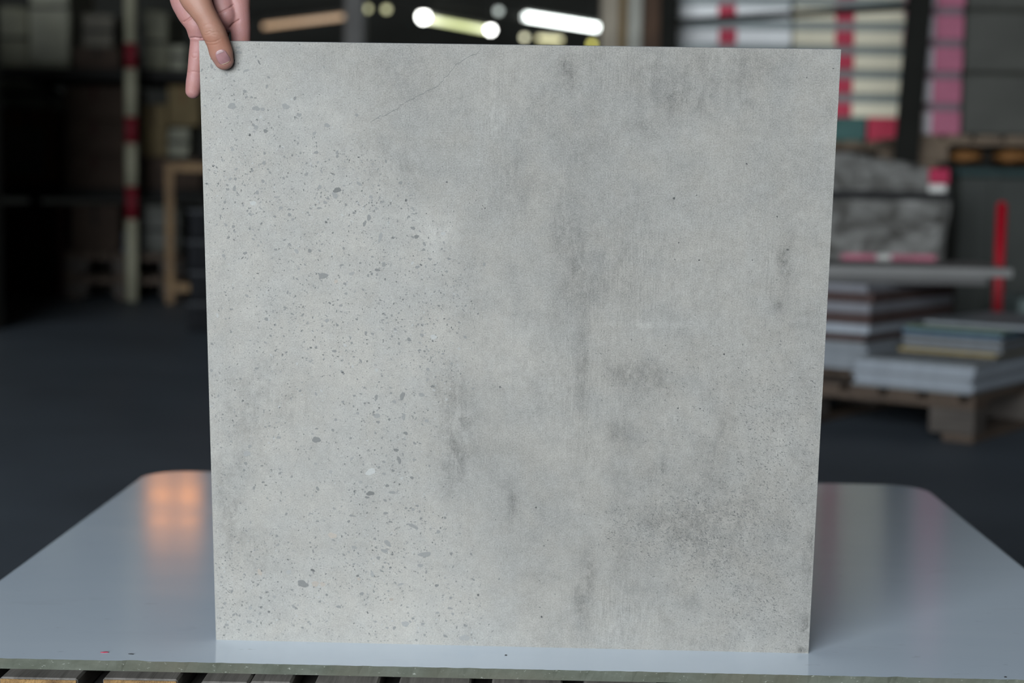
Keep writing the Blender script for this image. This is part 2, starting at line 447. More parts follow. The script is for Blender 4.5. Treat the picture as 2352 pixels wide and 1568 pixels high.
PEBBLES = [
    (12.86, 46.13, 0.366, 0.25, 10, 0.52), (11.42, 37.8, 0.443, 0.289, -5, 0.67), (20.45, 41.76, 0.212, 0.192, 0, 0.58), (6.11, 51.65, 0.212, 0.173, 20, 0.58),
    (10.15, 40.21, 0.192, 0.173, 0, 0.64), (5.9, 48.61, 0.192, 0.173, 0, 0.75), (5.21, 51.97, 0.25, 0.173, 30, 0.78), (2.97, 53.95, 0.346, 0.327, 0, 0.76),
    (5.25, 53.76, 0.346, 0.231, 0, 0.74), (5.87, 53.69, 0.231, 0.154, 0, 0.78), (8.07, 53.98, 0.346, 0.269, 0, 0.8), (8.96, 54.77, 0.212, 0.115, 60, 0.66),
    (4.22, 55.35, 0.192, 0.135, 0, 0.7), (3.68, 59.42, 0.192, 0.115, 0, 0.8), (3.74, 58.97, 0.269, 0.154, 0, 0.8), (11.97, 52.27, 0.327, 0.173, -10, 0.8),
    (9.94, 47.6, 0.192, 0.154, 40, 0.74), (11.2, 46.39, 0.25, 0.154, 85, 0.8), (12.65, 45.62, 0.366, 0.212, -60, 0.8), (14.98, 46.77, 0.289, 0.154, -30, 0.8),
    (15.89, 43.52, 0.289, 0.192, 70, 0.7), (15.43, 42.89, 0.212, 0.154, 70, 0.66), (20.11, 42.58, 0.231, 0.154, -30, 0.66), (16.97, 41.63, 0.5, 0.173, 70, 0.82),
    (21.2, 41.07, 0.212, 0.135, -70, 0.74), (21.15, 40.51, 0.173, 0.115, 0, 0.7), (13.2, 38.86, 0.192, 0.115, 20, 0.7), (17.3, 38.99, 0.231, 0.173, 60, 0.72),
    (16.67, 38.45, 0.269, 0.135, 0, 0.6), (20.54, 38.81, 0.212, 0.154, 0, 0.74), (21.72, 39.6, 0.173, 0.115, -30, 0.75), (5.82, 33.42, 0.192, 0.173, 0, 0.7),
    (4.77, 44.74, 0.346, 0.192, 0, 1.14), (23.0, 42.09, 0.25, 0.154, 0, 1.12), (22.11, 31.93, 0.346, 0.212, -20, 1.14), (12.65, 37.26, 0.173, 0.212, 0, -0.95),
    (3.0, 46.13, 0.289, 0.135, 70, 0.72), (2.34, 46.03, 0.154, 0.115, 0, 0.7), (5.77, 46.87, 0.173, 0.154, 0, 0.74), (10.91, 49.68, 0.212, 0.154, 0, 0.72),
    (12.9, 49.71, 0.192, 0.135, 60, 0.75), (19.71, 31.65, 0.192, 0.173, 0, 0.66), (14.63, 33.56, 0.115, 0.096, 0, 0.62), (22.62, 35.03, 0.115, 0.096, 0, 0.6),
    (23.34, 47.07, 0.096, 0.077, 0, 0.5), (26.41, 34.32, 0.096, 0.077, 0, 0.58), (23.34, 38.41, 0.173, 0.096, 0, 0.75), (5.62, 58.08, 0.25, 0.077, -60, 0.58),
    (1.14, 57.65, 0.269, 0.115, -75, 0.72), (0.19, 57.27, 0.173, 0.077, 60, 0.7), (2.52, 56.9, 0.192, 0.096, -60, 0.8), (4.39, 57.29, 0.269, 0.115, 20, 0.8),
    (6.32, 55.84, 0.192, 0.115, 70, 0.74), (0.58, 56.56, 0.115, 0.077, 0, 0.7), (10.75, 51.49, 0.231, 0.135, 50, 0.8), (11.7, 44.92, 0.192, 0.154, 0, 0.78),
    (11.12, 44.36, 0.231, 0.115, 0, 0.74), (7.42, 44.34, 0.192, 0.154, 0, 0.78), (5.18, 45.77, 0.192, 0.173, 0, 0.75), (4.47, 43.67, 0.231, 0.115, -40, 0.78),
    (16.11, 45.52, 0.173, 0.173, 0, 0.8), (17.18, 45.06, 0.192, 0.115, 20, 0.74), (19.73, 43.68, 0.154, 0.096, 0, 0.7), (11.98, 45.3, 0.154, 0.115, 0, 0.7),
    (8.22, 40.78, 0.173, 0.115, 0, 0.74), (8.87, 40.15, 0.308, 0.154, -60, 0.86), (14.19, 38.06, 0.269, 0.154, 10, 0.84), (13.11, 34.9, 0.173, 0.135, 0, 0.76),
    (16.16, 32.14, 0.154, 0.135, 0, 0.75), (18.37, 32.65, 0.173, 0.115, -30, 0.74), (20.96, 32.11, 0.192, 0.154, 0, 0.78), (2.82, 42.45, 0.173, 0.135, 0, 0.7),
    (11.74, 33.41, 0.192, 0.173, 0, 0.82), (9.36, 53.2, 0.192, 0.173, 0, 0.78), (2.91, 49.84, 0.154, 0.192, 0, 0.84), (6.26, 48.01, 0.115, 0.096, 0, 0.7),
    (10.01, 43.91, 0.135, 0.096, -30, 0.7), (20.11, 44.44, 0.231, 0.115, -50, 0.82), (15.02, 39.1, 0.115, 0.096, 0, 0.65), (13.51, 37.05, 0.154, 0.135, 0, 0.7),
    (10.53, 21.34, 0.41, 0.312, -15, 0.62), (19.05, 25.94, 0.488, 0.195, 70, 0.66), (16.49, 25.79, 0.273, 0.156, 75, 0.7), (22.03, 26.99, 0.215, 0.117, -10, 0.58),
    (15.84, 15.91, 0.429, 0.215, 0, 0.54), (15.52, 15.49, 0.215, 0.117, 0, 0.6), (15.89, 18.15, 0.488, 0.332, 20, 1.16), (18.72, 19.41, 0.429, 0.156, -80, 0.64),
    (18.42, 20.45, 0.273, 0.156, -20, 0.58), (19.37, 22.19, 0.234, 0.156, -10, 0.62), (17.53, 16.74, 0.176, 0.156, 0, 0.62), (18.03, 16.06, 0.332, 0.156, 0, 0.76),
    (19.98, 17.62, 0.176, 0.156, 0, 0.62), (18.1, 18.32, 0.156, 0.137, 0, 0.62), (8.95, 6.24, 0.547, 0.371, -10, 0.64), (9.98, 7.71, 0.254, 0.117, -20, 0.45),
    (14.51, 7.22, 0.156, 0.117, 0, 0.52), (14.61, 6.88, 0.156, 0.137, 0, -0.9), (21.26, 9.64, 0.683, 0.254, 0, 0.78), (17.55, 10.72, 0.429, 0.234, -40, 0.78),
    (17.2, 9.93, 0.332, 0.195, -20, 0.78), (20.1, 12.58, 0.586, 0.176, -30, 0.76), (14.02, 13.54, 0.351, 0.098, -4, 0.72), (12.0, 11.43, 0.41, 0.312, -20, -0.97),
    (4.62, 7.37, 0.39, 0.195, -60, -0.94), (10.2, 6.27, 0.39, 0.273, 0, -0.92), (10.97, 6.24, 0.273, 0.215, 0, -0.94), (3.6, 19.76, 0.332, 0.312, 0, 0.88),
    (3.46, 18.76, 0.176, 0.156, 0, 0.7), (25.32, 0.83, 0.488, 0.332, 0, 0.88), (22.47, 6.38, 0.195, 0.156, 30, 0.62), (12.56, 3.86, 0.254, 0.156, -15, 0.74),
    (14.9, 5.31, 0.254, 0.156, 20, 0.7), (11.36, 5.12, 0.137, 0.117, 0, 0.62), (26.66, 5.43, 0.117, 0.098, 0, 0.45), (23.92, 9.76, 0.156, 0.156, 0, 0.66),
    (17.36, 13.88, 0.234, 0.137, 0, 0.7), (23.29, 13.53, 0.137, 0.117, 0, 0.65), (3.29, 18.05, 0.137, 0.117, 0, 0.65), (5.16, 16.85, 0.156, 0.098, 0, 0.62),
    (13.66, 12.94, 0.176, 0.117, 60, 0.66), (22.62, 12.05, 0.215, 0.176, 0, 0.78), (20.82, 8.46, 0.273, 0.195, 0, 0.8), (14.19, 10.22, 0.254, 0.176, -20, 0.8),
    (18.18, 1.73, 0.195, 0.156, 60, 0.7), (3.43, 2.03, 0.254, 0.195, 0, 0.8), (28.65, 27.02, 0.117, 0.078, 0, 0.58), (1.13, 1.65, 0.195, 0.156, 0, 0.75),
    (12.18, 22.35, 0.176, 0.117, -70, 0.7), (13.2, 25.26, 0.156, 0.117, 0, 0.74), (14.33, 25.89, 0.137, 0.117, 0, 0.7), (15.35, 25.14, 0.117, 0.098, 0, 0.62),
    (15.74, 25.19, 0.117, 0.098, 0, 0.62), (14.65, 24.13, 0.176, 0.137, 0, 0.8), (20.95, 26.12, 0.254, 0.215, 0, 0.8), (18.26, 25.36, 0.195, 0.176, 0, 0.8),
    (12.47, 23.42, 0.156, 0.137, 0, 0.76), (19.18, 23.86, 0.351, 0.176, 75, 0.8), (16.56, 23.91, 0.273, 0.254, 0, 0.82), (17.76, 23.56, 0.137, 0.117, 0, 0.6),
    (21.45, 23.49, 0.234, 0.156, 0, 0.84), (13.94, 21.57, 0.137, 0.117, 0, 0.7), (10.58, 22.48, 0.156, 0.078, 0, 0.64), (6.0, 18.15, 0.098, 0.078, 0, 0.6),
    (4.24, 16.25, 0.195, 0.117, 70, 0.7), (2.83, 14.61, 0.117, 0.078, 0, 0.64), (5.09, 18.55, 0.117, 0.098, 0, 0.65), (17.22, 17.97, 0.176, 0.156, 0, 0.78),
    (17.19, 19.21, 0.176, 0.117, -40, 0.74), (14.89, 17.05, 0.195, 0.137, 0, 0.84), (20.22, 19.48, 0.195, 0.117, 0, 0.8), (20.26, 21.18, 0.176, 0.117, -40, 0.7),
    (20.52, 14.72, 0.176, 0.117, 0, 0.7), (16.6, 9.17, 0.215, 0.156, 0, 0.72), (23.88, 5.09, 0.137, 0.137, 0, 0.72), (23.83, 3.97, 0.254, 0.117, -10, 0.76),
    (17.89, 4.78, 0.195, 0.156, 0, -0.85), (18.84, 6.42, 0.312, 0.117, 20, 0.84), (15.98, 7.42, 0.351, 0.156, -80, 0.86), (6.04, 4.78, 0.195, 0.156, 0, 0.84),
    (3.58, 3.54, 0.176, 0.234, 0, 0.86), (8.2, 3.65, 0.137, 0.098, 0, 0.66), (7.86, 5.57, 0.156, 0.098, 0, 0.7), (25.41, 2.12, 0.176, 0.137, 0, 0.74),
    (19.3, 2.19, 0.429, 0.273, 0, 0.88), (21.06, 2.23, 0.195, 0.156, 0, 0.78), (21.26, 1.05, 0.137, 0.098, 0, 0.7), (17.45, 1.72, 0.156, 0.117, 0, 0.8),
    (9.49, 2.17, 0.137, 0.098, 0, 0.74), (0.48, 2.35, 0.137, 0.098, 70, 0.72), (3.56, 0.56, 0.156, 0.117, 0, 0.78), (20.41, 0.49, 0.137, 0.098, 0, 0.7),
    (24.09, 3.38, 0.156, 0.137, 0, 0.8), (7.55, 7.48, 0.273, 0.234, 0, 0.94), (13.63, 9.74, 0.137, 0.117, 0, 0.8), (11.91, 18.07, 0.195, 0.156, 60, 0.88),
    (14.02, 19.45, 0.234, 0.117, 50, 0.84), (10.43, 18.86, 0.156, 0.117, 0, 0.84)]   # u, v, half length, half width (cm), turn in degrees, tone
PORES = [
    (44.97, 45.85, 0.136), (47.57, 39.94, 0.102), (51.71, 49.23, 0.098), (54.81, 44.26, 0.094),
    (55.95, 41.09, 0.111), (50.31, 30.75, 0.106), (46.03, 25.26, 0.094), (48.19, 25.26, 0.085),
    (32.32, 14.8, 0.106), (33.07, 3.28, 0.128), (32.88, 4.3, 0.068), (26.64, 5.5, 0.111),
    (28.61, 27.07, 0.102), (23.34, 47.06, 0.102), (26.17, 46.31, 0.055), (27.01, 44.61, 0.077),
    (26.72, 44.53, 0.055), (26.13, 45.35, 0.051), (25.51, 45.09, 0.051), (26.76, 44.86, 0.055),
    (45.56, 41.6, 0.077), (45.25, 39.95, 0.064), (52.64, 40.03, 0.068), (47.1, 46.18, 0.068),
    (59.37, 58.23, 0.072), (56.95, 57.36, 0.072), (48.37, 15.6, 0.085), (41.3, 32.01, 0.068),
    (33.21, 10.82, 0.068), (33.55, 11.42, 0.064), (32.79, 7.13, 0.064), (44.82, 27.3, 0.059),
    (59.2, 27.66, 0.068), (58.96, 28.22, 0.064)]       # u, v, radius (cm)
CRACK = [
    (26.48, 59.71), (26.39, 59.53), (26.33, 59.4), (26.23, 59.3),
    (26.05, 59.04), (25.87, 59.08), (25.61, 58.98), (25.27, 58.81),
    (25.02, 58.64), (24.73, 58.47), (24.5, 58.29), (24.33, 58.26),
    (24.11, 58.11), (24.04, 57.9), (23.79, 57.6), (23.6, 57.41),
    (23.51, 57.21), (23.31, 57.04), (23.03, 56.86), (23.02, 56.84),
    (22.99, 56.61), (22.88, 56.54), (22.68, 56.34), (22.52, 56.14),
    (22.25, 55.96), (22.03, 55.93), (21.86, 55.76), (21.62, 55.7),
    (21.41, 55.65), (21.19, 55.4), (20.86, 55.29), (20.64, 55.14),
    (20.35, 55.08), (20.22, 54.87), (19.9, 54.84), (19.79, 54.75),
    (19.64, 54.67), (19.38, 54.53), (19.22, 54.35), (18.94, 54.28),
    (18.82, 54.03), (18.57, 53.86), (18.35, 53.78), (18.07, 53.64),
    (17.93, 53.53), (17.61, 53.34), (17.34, 53.22), (16.98, 53.23),
    (16.73, 53.02), (16.54, 52.9), (16.27, 52.73), (16.06, 52.57)]       # u, v (cm)

bv = np.array(BORDER)
bv = bv[np.argsort(bv[:, 0])]


def border_u(v):
    return np.interp(v, bv[:, 0], bv[:, 1])


NG = 220
g = np.linspace(0, 60, NG + 1)
gu, gv = np.meshgrid(g, g)
stain = np.zeros_like(gu)
for u, v, ru, rv, s in STAINS:
    stain += s * np.exp(-(((gu - u) / ru) ** 2 + ((gv - v) / rv) ** 2))
smooth_side = 1 / (1 + np.exp(-(gu - border_u(gv) - 1.5) / 2.6))        # 1 on the plain, trowelled side
streak = smooth_side * .30 * np.clip(np.sin(gu * .5 + 1) * .5 + .75, 0, 1)
for u, v, ru, rv, s in [(41.09, 39.71, 4.68, 5.1, 0.8), (41.81, 57.88, 8.5, 2.98, 0.7), (40.75, 4.21, 5.53, 3.83, 0.8), (36.31, 28.88, 2.55, 8.5, 0.6), (29.73, 46.66, 2.98, 6.38, 0.5), (1.99, 19.36, 1.91, 11.05, 0.6), (57.91, 35.74, 2.55, 12.75, 0.3), (54.84, 39.09, 1.7, 3.4, 0.6), (18.14, 57.17, 6.38, 2.55, 0.4), (43.54, 27.71, 5.1, 2.12, 0.5), (1.79, 36.91, 1.06, 8.5, 0.4)]:
    streak += s * np.exp(-(((gu - u) / ru) ** 2 + ((gv - v) / rv) ** 2))
verts = np.c_[gu.ravel() / 100, np.zeros(gu.size), gv.ravel() / 100]
idx = np.arange((NG + 1) ** 2).reshape(NG + 1, NG + 1)
faces = np.c_[idx[:-1, :-1].ravel(), idx[:-1, 1:].ravel(), idx[1:, 1:].ravel(), idx[1:, :-1].ravel()].tolist()
loop = list(idx[0, :]) + list(idx[1:, -1]) + list(idx[-1, -2::-1]) + list(idx[-2:0:-1, 0])
nv = len(verts)
back = verts[loop].copy()
back[:, 1] = TT
verts = np.r_[verts, back]
nl = len(loop)
side = [(loop[i], nv + i, nv + (i + 1) % nl, loop[(i + 1) % nl]) for i in range(nl)]
faces += side + [tuple(nv + i for i in range(nl))[::-1]]
me = bpy.data.meshes.new('porcelain_tile')
me.from_pydata(verts.tolist(), [], faces)
bmt = bmesh.new()
bmt.from_mesh(me)
bmesh.ops.recalc_face_normals(bmt, faces=bmt.faces)
bmt.to_mesh(me)
bmt.free()
for nm, arr in (('stain', stain), ('streak', streak), ('plain_side', smooth_side)):
    at = me.attributes.new(nm, 'FLOAT', 'POINT')
    buf = np.zeros(len(verts), np.float32)
    buf[:nv] = arr.ravel()
    at.data.foreach_set('value', buf)
mi = np.zeros(len(faces), np.int32)
mi[NG * NG:] = 1
me.polygons.foreach_set('material_index', mi)

m = NT('concrete_look_print')
v = m.coord('Object')
warp = m.noise(v, 26, 4, .6)
grain = m.noise(v, 780, 3, .75)
grain2 = m.noise(v, 150, 4, .7)
cloud = m.noise(v, 9, 5, .62, .3)
mott = m.noise(v, 42, 5, .7)
vst = m.noise(m.coord('Object', (1, 1, .07)), 520, 4, .75, .3)
clump = m.noise(m.coord('Object', (1, 1, .55)), 85, 7, .80, .5)
st = m.math('MULTIPLY', m.attr('stain'), m.remap(m.math('ADD', clump, m.math('MULTIPLY', vst, .35)), .57, .79, .05, 2.1))
sk = m.math('MULTIPLY', m.attr('streak'), m.math('SUBTRACT', vst, .5))
tone = m.math('ADD', 1.0, m.math('MULTIPLY', m.math('SUBTRACT', grain, .5), m.math('ADD', 1.15, m.math('MULTIPLY', m.attr('plain_side'), .15))))
tone = m.math('ADD', tone, m.math('MULTIPLY', m.math('SUBTRACT', grain2, .5), .36))
tone = m.math('ADD', tone, m.math('MULTIPLY', m.math('SUBTRACT', cloud, .5), .36))
tone = m.math('ADD', tone, m.math('MULTIPLY', m.math('SUBTRACT', mott, .5), .40))
tone = m.math('ADD', tone, m.math('MULTIPLY', m.math('MULTIPLY', m.math('SUBTRACT', clump, .5), .14), m.math('ADD', .35, m.attr('plain_side'))))
tone = m.math('SUBTRACT', tone, m.math('MULTIPLY', st, .35))
tone = m.math('ADD', tone, m.math('MULTIPLY', sk, .75))
tone = m.math('SUBTRACT', tone, m.math('MULTIPLY', m.attr('plain_side'), .20))
hue = m.mix(m.remap(m.math('ADD', cloud, warp), .85, 1.15, 0, 1), (.300, .289, .266), (.304, .287, .258))
c = m.mix(1.0, hue, m.gray(tone), 'MULTIPLY')
m.set(Base_Color=c, Roughness=.62)
m.bump(m.math('ADD', m.math('MULTIPLY', grain, .6), m.math('MULTIPLY', m.math('MULTIPLY', vst, m.attr('streak')), 1.0)), .6, .0008)
M['tile_face'] = m.m
M['tile_body'] = plain('tile_porcelain_body', (.30, .31, .33), .7, .15, 80)
me.materials.append(M['tile_face'])
me.materials.append(M['tile_body'])
tile = tag(obj('porcelain_tile', me), 'large square grey concrete-look tile standing upright, held at its top corner', 'tile')
tile.matrix_world = TILE_M

m = NT('stone_chip_print')
v = m.coord('Object')
g1 = m.noise(v, 520, 3, .65)
g2 = m.noise(v, 900, 2, .6)
tn = m.math('MULTIPLY', m.attr('tone'), m.math('ADD', .72, m.math('ADD', m.math('MULTIPLY', g1, .28), m.math('MULTIPLY', g2, .28))))
m.set(Base_Color=m.mix(1.0, (.292, .288, .274), m.gray(tn), 'MULTIPLY'), Roughness=.62)
M['chip'] = m.m
m = NT('stone_chip_print_tan')
tn = m.math('MULTIPLY', m.attr('tone'), m.math('ADD', .8, m.math('MULTIPLY', m.noise(m.coord('Object'), 520, 3, .65), .4)))
m.set(Base_Color=m.mix(1.0, (.34, .30, .258), m.gray(tn), 'MULTIPLY'), Roughness=.62)
M['chip_tan'] = m.m


def local_tone(u, v):
    """How dark the print is around u, v: chips and pits are darker or lighter than that."""
    s_ = 1 / (1 + math.exp(-(u - float(border_u(v)) - 1.5) / 2.6))
    return 1 - .20 * s_


def chip_outline(a, b, ang, n, jag):
    """Irregular rounded stone outline with half axes a and b."""
    p1, p2, p3 = RNG.uniform(0, 6.28, 3)
    out = []
    for k in range(n):
        t = 2 * math.pi * k / n
        r = 1 + jag * (.55 * math.sin(2 * t + p1) + .5 * math.sin(3 * t + p2) + .35 * math.sin(5 * t + p3))
        x, y = a * r * math.cos(t), b * r * math.sin(t)
        out.append((x * math.cos(ang) - y * math.sin(ang), x * math.sin(ang) + y * math.cos(ang)))
    return out


for i, (u, v_, a, b, ang, tone_) in enumerate(PEBBLES):
    ol = chip_outline(a / 100, b / 100, R(ang), 18, .20)
    cm = bpy.data.meshes.new('stone_chip')
    n = len(ol)
    vs_ = [(x, 0, z) for x, z in ol] + [(x * .93, -.00005, z * .93) for x, z in ol]
    cm.from_pydata(vs_, [], [(k, (k + 1) % n, n + (k + 1) % n, n + k) for k in range(n)] + [tuple(range(n, 2 * n))])
    at = cm.attributes.new('tone', 'FLOAT', 'POINT')
    at.data.foreach_set('value', np.full(2 * n, abs(tone_) ** 1.35 * local_tone(u, v_), np.float32))
    obj('stone_chip', cm, M['chip_tan'] if tone_ < 0 else M['chip'], tile, (u / 100, -.00004, v_ / 100))


def chip_cloud(name, items):
    """Many small chips as one mesh lying on the tile face: u, v, a, b, angle, tone."""
    vs_, fs_, tn_ = [], [], []
    for u, v, a, b, ang, tone_ in items:
        n = 5 if a < .05 else 7
        ol = chip_outline(a / 100, b / 100, ang, n, .30)
        k0 = len(vs_)
        loc_ = local_tone(u, v)
        for x, z in ol:
            X, Z = min(max(u / 100 + x, 0), TS), min(max(v / 100 + z, 0), TS)
            vs_.append((X, -.00007, Z))
            tn_.append(tone_ * loc_)
        fs_.append(tuple(range(k0, k0 + n)))
    cm = bpy.data.meshes.new(name)
    cm.from_pydata(vs_, [], fs_)
    at = cm.attributes.new('tone', 'FLOAT', 'POINT')
    at.data.foreach_set('value', np.array(tn_, np.float32))
    o = obj(name, cm, M['chip'], tile)
    o['kind'] = 'stuff'
    return o


items = []
N = 26000
us, vs2 = RNG.uniform(0.2, 59.8, N), RNG.uniform(.2, 59.8, N)
dens = 1 / (1 + np.exp((us - border_u(vs2)) / 1.0))
clump = np.zeros(N)
for _ in range(60):
    cu, cv, cr = RNG.uniform(0, 28), RNG.uniform(0, 56), RNG.uniform(1.5, 5)
    clump += np.exp(-(((us - cu) ** 2 + (vs2 - cv) ** 2) / cr ** 2))
dens *= np.clip(.30 + .30 * clump, 0, 1)
dens *= 1 - .75 * np.exp(-((us - 2.5) / 2.5) ** 2) * np.exp(-((vs2 - 18) / 11) ** 2)     # the rubbed strip along the edge
dens *= 1 - .45 * np.exp(-((us - 9) / 5) ** 2) * np.exp(-((vs2 - 24) / 5) ** 2)
keep = RNG.random(N) < dens
for u, v in zip(us[keep], vs2[keep]):
    r = min(.036 + RNG.exponential(.024), .17)
    tone_ = RNG.choice([.74, .60, .47, .36, 1.12], p=[.36, .30, .17, .07, .10])
    items.append((u, v, r * RNG.uniform(1, 1.5), r * RNG.uniform(.55, 1), RNG.uniform(0, 3.14), tone_ if r < .1 else max(tone_, .62)))
dens2 = dens * 1.6
keep2 = (RNG.random(N) < dens2) & ~keep
for u, v in zip(us[keep2], vs2[keep2]):
    r = RNG.uniform(.016, .034)
    items.append((u, v, r * RNG.uniform(1, 1.6), r, RNG.uniform(0, 3.14), RNG.choice([.74, .6, .48, 1.12], p=[.4, .3, .2, .1])))
chip_cloud('fine_stone_chips', items)

items = []
for u, v, ru, rv, cnt in [(48.77, 11.76, 3.83, 2.55, 620), (53.96, 11.41, 3.83, 5.95, 620), (56.04, 22.24, 2.55, 5.1, 420), (49.96, 14.5, 4.68, 2.12, 300), (43.13, 12.54, 2.55, 1.28, 120), (55.56, 4.56, 2.98, 2.12, 260), (48.7, 25.18, 4.25, 2.98, 130), (43.47, 29.89, 5.1, 2.55, 60), (1.28, 8.4, 0.85, 4.25, 60)]:
    for _ in range(cnt):
        x, y = RNG.normal(u, ru), RNG.normal(v, rv)
        if 0.3 < x < 59.7 and .3 < y < 59.7:
            items.append((x, y, RNG.uniform(.06, .14), RNG.uniform(.026, .040), R(-28) + RNG.normal(0, .35), RNG.uniform(.34, .68)))
for _ in range(420):
    x, y = RNG.uniform(22, 59.7), RNG.uniform(.3, 59.7)
    items.append((x, y, RNG.uniform(.025, .05), RNG.uniform(.022, .035), 0, RNG.uniform(.35, .75)))
for u, v, r in PORES:
    items.append((u, v, r, r * .8, RNG.uniform(0, 3), .22))
chip_cloud('surface_pits', items)

vs_, fs_ = [], []
for i, (u, v) in enumerate(CRACK):
    w = .022 if i % 3 else .036
    if i in (0, len(CRACK) - 1):
        w = .004
    vs_ += [(u / 100, -.0001, (v + w) / 100), (u / 100, -.0001, (v - w) / 100)]
    if i:
        fs_.append((2 * i - 2, 2 * i - 1, 2 * i + 1, 2 * i))
cm = bpy.data.meshes.new('hairline_crack')
cm.from_pydata(vs_, [], fs_)
at = cm.attributes.new('tone', 'FLOAT', 'POINT')
at.data.foreach_set('value', np.full(len(vs_), .45, np.float32))
obj('hairline_crack', cm, M['chip'], tile)

# ------------------------------------------------------------------ the hand that holds the tile
TC = TILE_O + TUP * .6                       # upper front corner of the tile
TF = -TBACK


def H(a, b, c):
    """cm along the tile's top edge, above it, and out of its face."""
    return TC + TU * (a / 100) + TUP * (b / 100) + TF * (c / 100)


def spline(P, n=8):
    P = [np.array(q, float) for q in P]
    out = []
    for i in range(len(P) - 1):
        p0, p1, p2, p3 = P[max(i - 1, 0)], P[i], P[i + 1], P[min(i + 2, len(P) - 1)]
        for k in range(n):
            t = k / n
            out.append(.5 * ((2 * p1) + (p2 - p0) * t + (2 * p0 - 5 * p1 + 4 * p2 - p3) * t * t + (3 * p1 - p0 - 3 * p2 + p3) * t ** 3))
    out.append(P[-1])
    return out


def limb(bm, P, cap0=True, cap1=True, seg=24, side=(0, 0, 1)):
    """Tapered tube: every point is a, b, c, half width, half thickness in cm."""
    S = spline(P)
    S = [s for s in S]
    tan = []
    for i in range(len(S)):
        d = S[min(i + 1, len(S) - 1)][:3] - S[max(i - 1, 0)][:3]
        tan.append(d / np.linalg.norm(d))
    rings = []
    if cap0:
        for k in (.99, .9, .7, .4):
            rings.append((S[0][:3] - tan[0] * S[0][3] * k, S[0][3] * math.sqrt(1 - k * k), S[0][4] * math.sqrt(1 - k * k), tan[0]))
    for s, t in zip(S, tan):
        rings.append((s[:3], s[3], s[4], t))
    if cap1:
        for k in (.4, .7, .9, .99):
            rings.append((S[-1][:3] + tan[-1] * S[-1][3] * k, S[-1][3] * math.sqrt(1 - k * k), S[-1][4] * math.sqrt(1 - k * k), tan[-1]))
    prev = None
    f = np.array(side, float)
    for c, w, th, t in rings:
        wd = np.cross(t, f)
        wd /= np.linalg.norm(wd)
        td = np.cross(wd, t)
        ring = []
        for k in range(seg):
            an = 2 * math.pi * k / seg
            q = c + wd * w * math.cos(an) + td * th * math.sin(an)
            ring.append(bm.verts.new(H(*q)))
        if prev:
            for k in range(seg):
                bm.faces.new((prev[k], prev[(k + 1) % seg], ring[(k + 1) % seg], ring[k]))
        else:
            bm.faces.new(ring[::-1])
        prev = ring
    bm.faces.new(prev)


THUMB = [(2.42, -1.72, .66, .96, .66), (2.24, -1.08, .82, 1.12, .82), (1.98, -.11, .93, 1.10, .92), (1.62, .85, 1.08, 1.14, 1.0),
         (1.09, 1.99, 1.1, 1.08, .98), (.50, 2.98, 1.0, 1.22, 1.05), (-.14, 4.15, .5, 1.55, 1.25), (-.65, 6.12, -.6, 1.8, 1.5),
         (-.46, 8.91, -2, 1.9, 1.6), (.2, 12.5, -3.3, 1.6, 1.3)]
INDEX = [(-1.05, -4.80, -1.60, .74, .68), (-.91, -4.03, -1.66, .82, .76), (-.76, -3.0, -1.67, .80, .74), (-.53, -1.49, -1.70, .86, .79),
         (-.34, -.1, -1.7, .88, .80), (-.38, .52, -1.6, .98, .86), (-.52, 1.45, -1.6, 1.16, 1.05), (-1.05, 2.75, -2.2, 1.6, 1.3), (-1.48, 4.49, -2.7, 1.85, 1.4),
         (-1.16, 7.71, -3.2, 1.7, 1.4), (-.08, 12.3, -3.6, 1.4, 1.2)]
MIDDLE = [(1.35, -6.06, -1.66, .76, .70), (1.43, -4.41, -1.7, .82, .76), (1.52, -2.36, -1.74, .86, .8), (1.50, -.32, -1.95, .88, .84),
          (1.62, .95, -2.7, .82, .85), (2.35, 1.75, -1.75, .85, .8), (2.45, 2.30, -1.25, .95, .88), (1.95, 3.13, -1.6, 1.35, 1.1), (1.32, 4.73, -2.4, 1.6, 1.3),
          (.7, 7.74, -3.2, 1.5, 1.3), (.33, 12.3, -3.6, 1.3, 1.2)]
RING = [(3.5, -5.7, -1.66, .72, .68), (3.53, -3.97, -1.7, .8, .75), (3.57, -1.92, -1.74, .86, .8), (3.62, -.09, -1.85, .93, .86),
        (3.62, 1.25, -1.78, 1.0, .9), (3.42, 2.74, -1.9, 1.16, 1.0), (2.96, 4.54, -2.5, 1.5, 1.2), (1.95, 7.75, -3.2, 1.5, 1.3), (.87, 12.3, -3.6, 1.3, 1.2)]
PINKY = [(3.55, -2.4, -2.95, .62, .58), (3.40, -.77, -3.3, .7, .65), (3.33, 1.27, -3.4, .76, .7), (3.31, 3.32, -3.3, .95, .9), (3.03, 5.34, -3.3, 1.3, 1.1),
         (2.11, 8.16, -3.5, 1.4, 1.2), (1.14, 12.3, -3.7, 1.2, 1.1)]
ARM = [(.34, 10.9, -3.4, 2.7, 1.9), (.44, 13.1, -3.8, 2.75, 2.0), (-.05, 16.6, -5.0, 2.8, 2.3), (-1.33, 23.2, -8, 3.6, 3.2), (-2.8, 31.6, -12, 4.3, 4.0), (-3.85, 39.2, -15, 4.6, 4.4)]
PALM = [(.9, 4.6, -2.6, 3.0, 1.0), (.8, 7.0, -3.1, 3.5, 1.35), (.5, 10.0, -3.5, 3.1, 1.6), (.4, 13.0, -3.8, 2.7, 1.9)]
bm = bmesh.new()
for ch in (THUMB, INDEX, MIDDLE, RING, PINKY, ARM, PALM):
    limb(bm, ch)
tmp = bpy.data.objects.new('tmp', bm_mesh(bm, 'tmp'))
COL.objects.link(tmp)
rm = tmp.modifiers.new('r', 'REMESH')
rm.mode = 'VOXEL'
rm.voxel_size = .0009
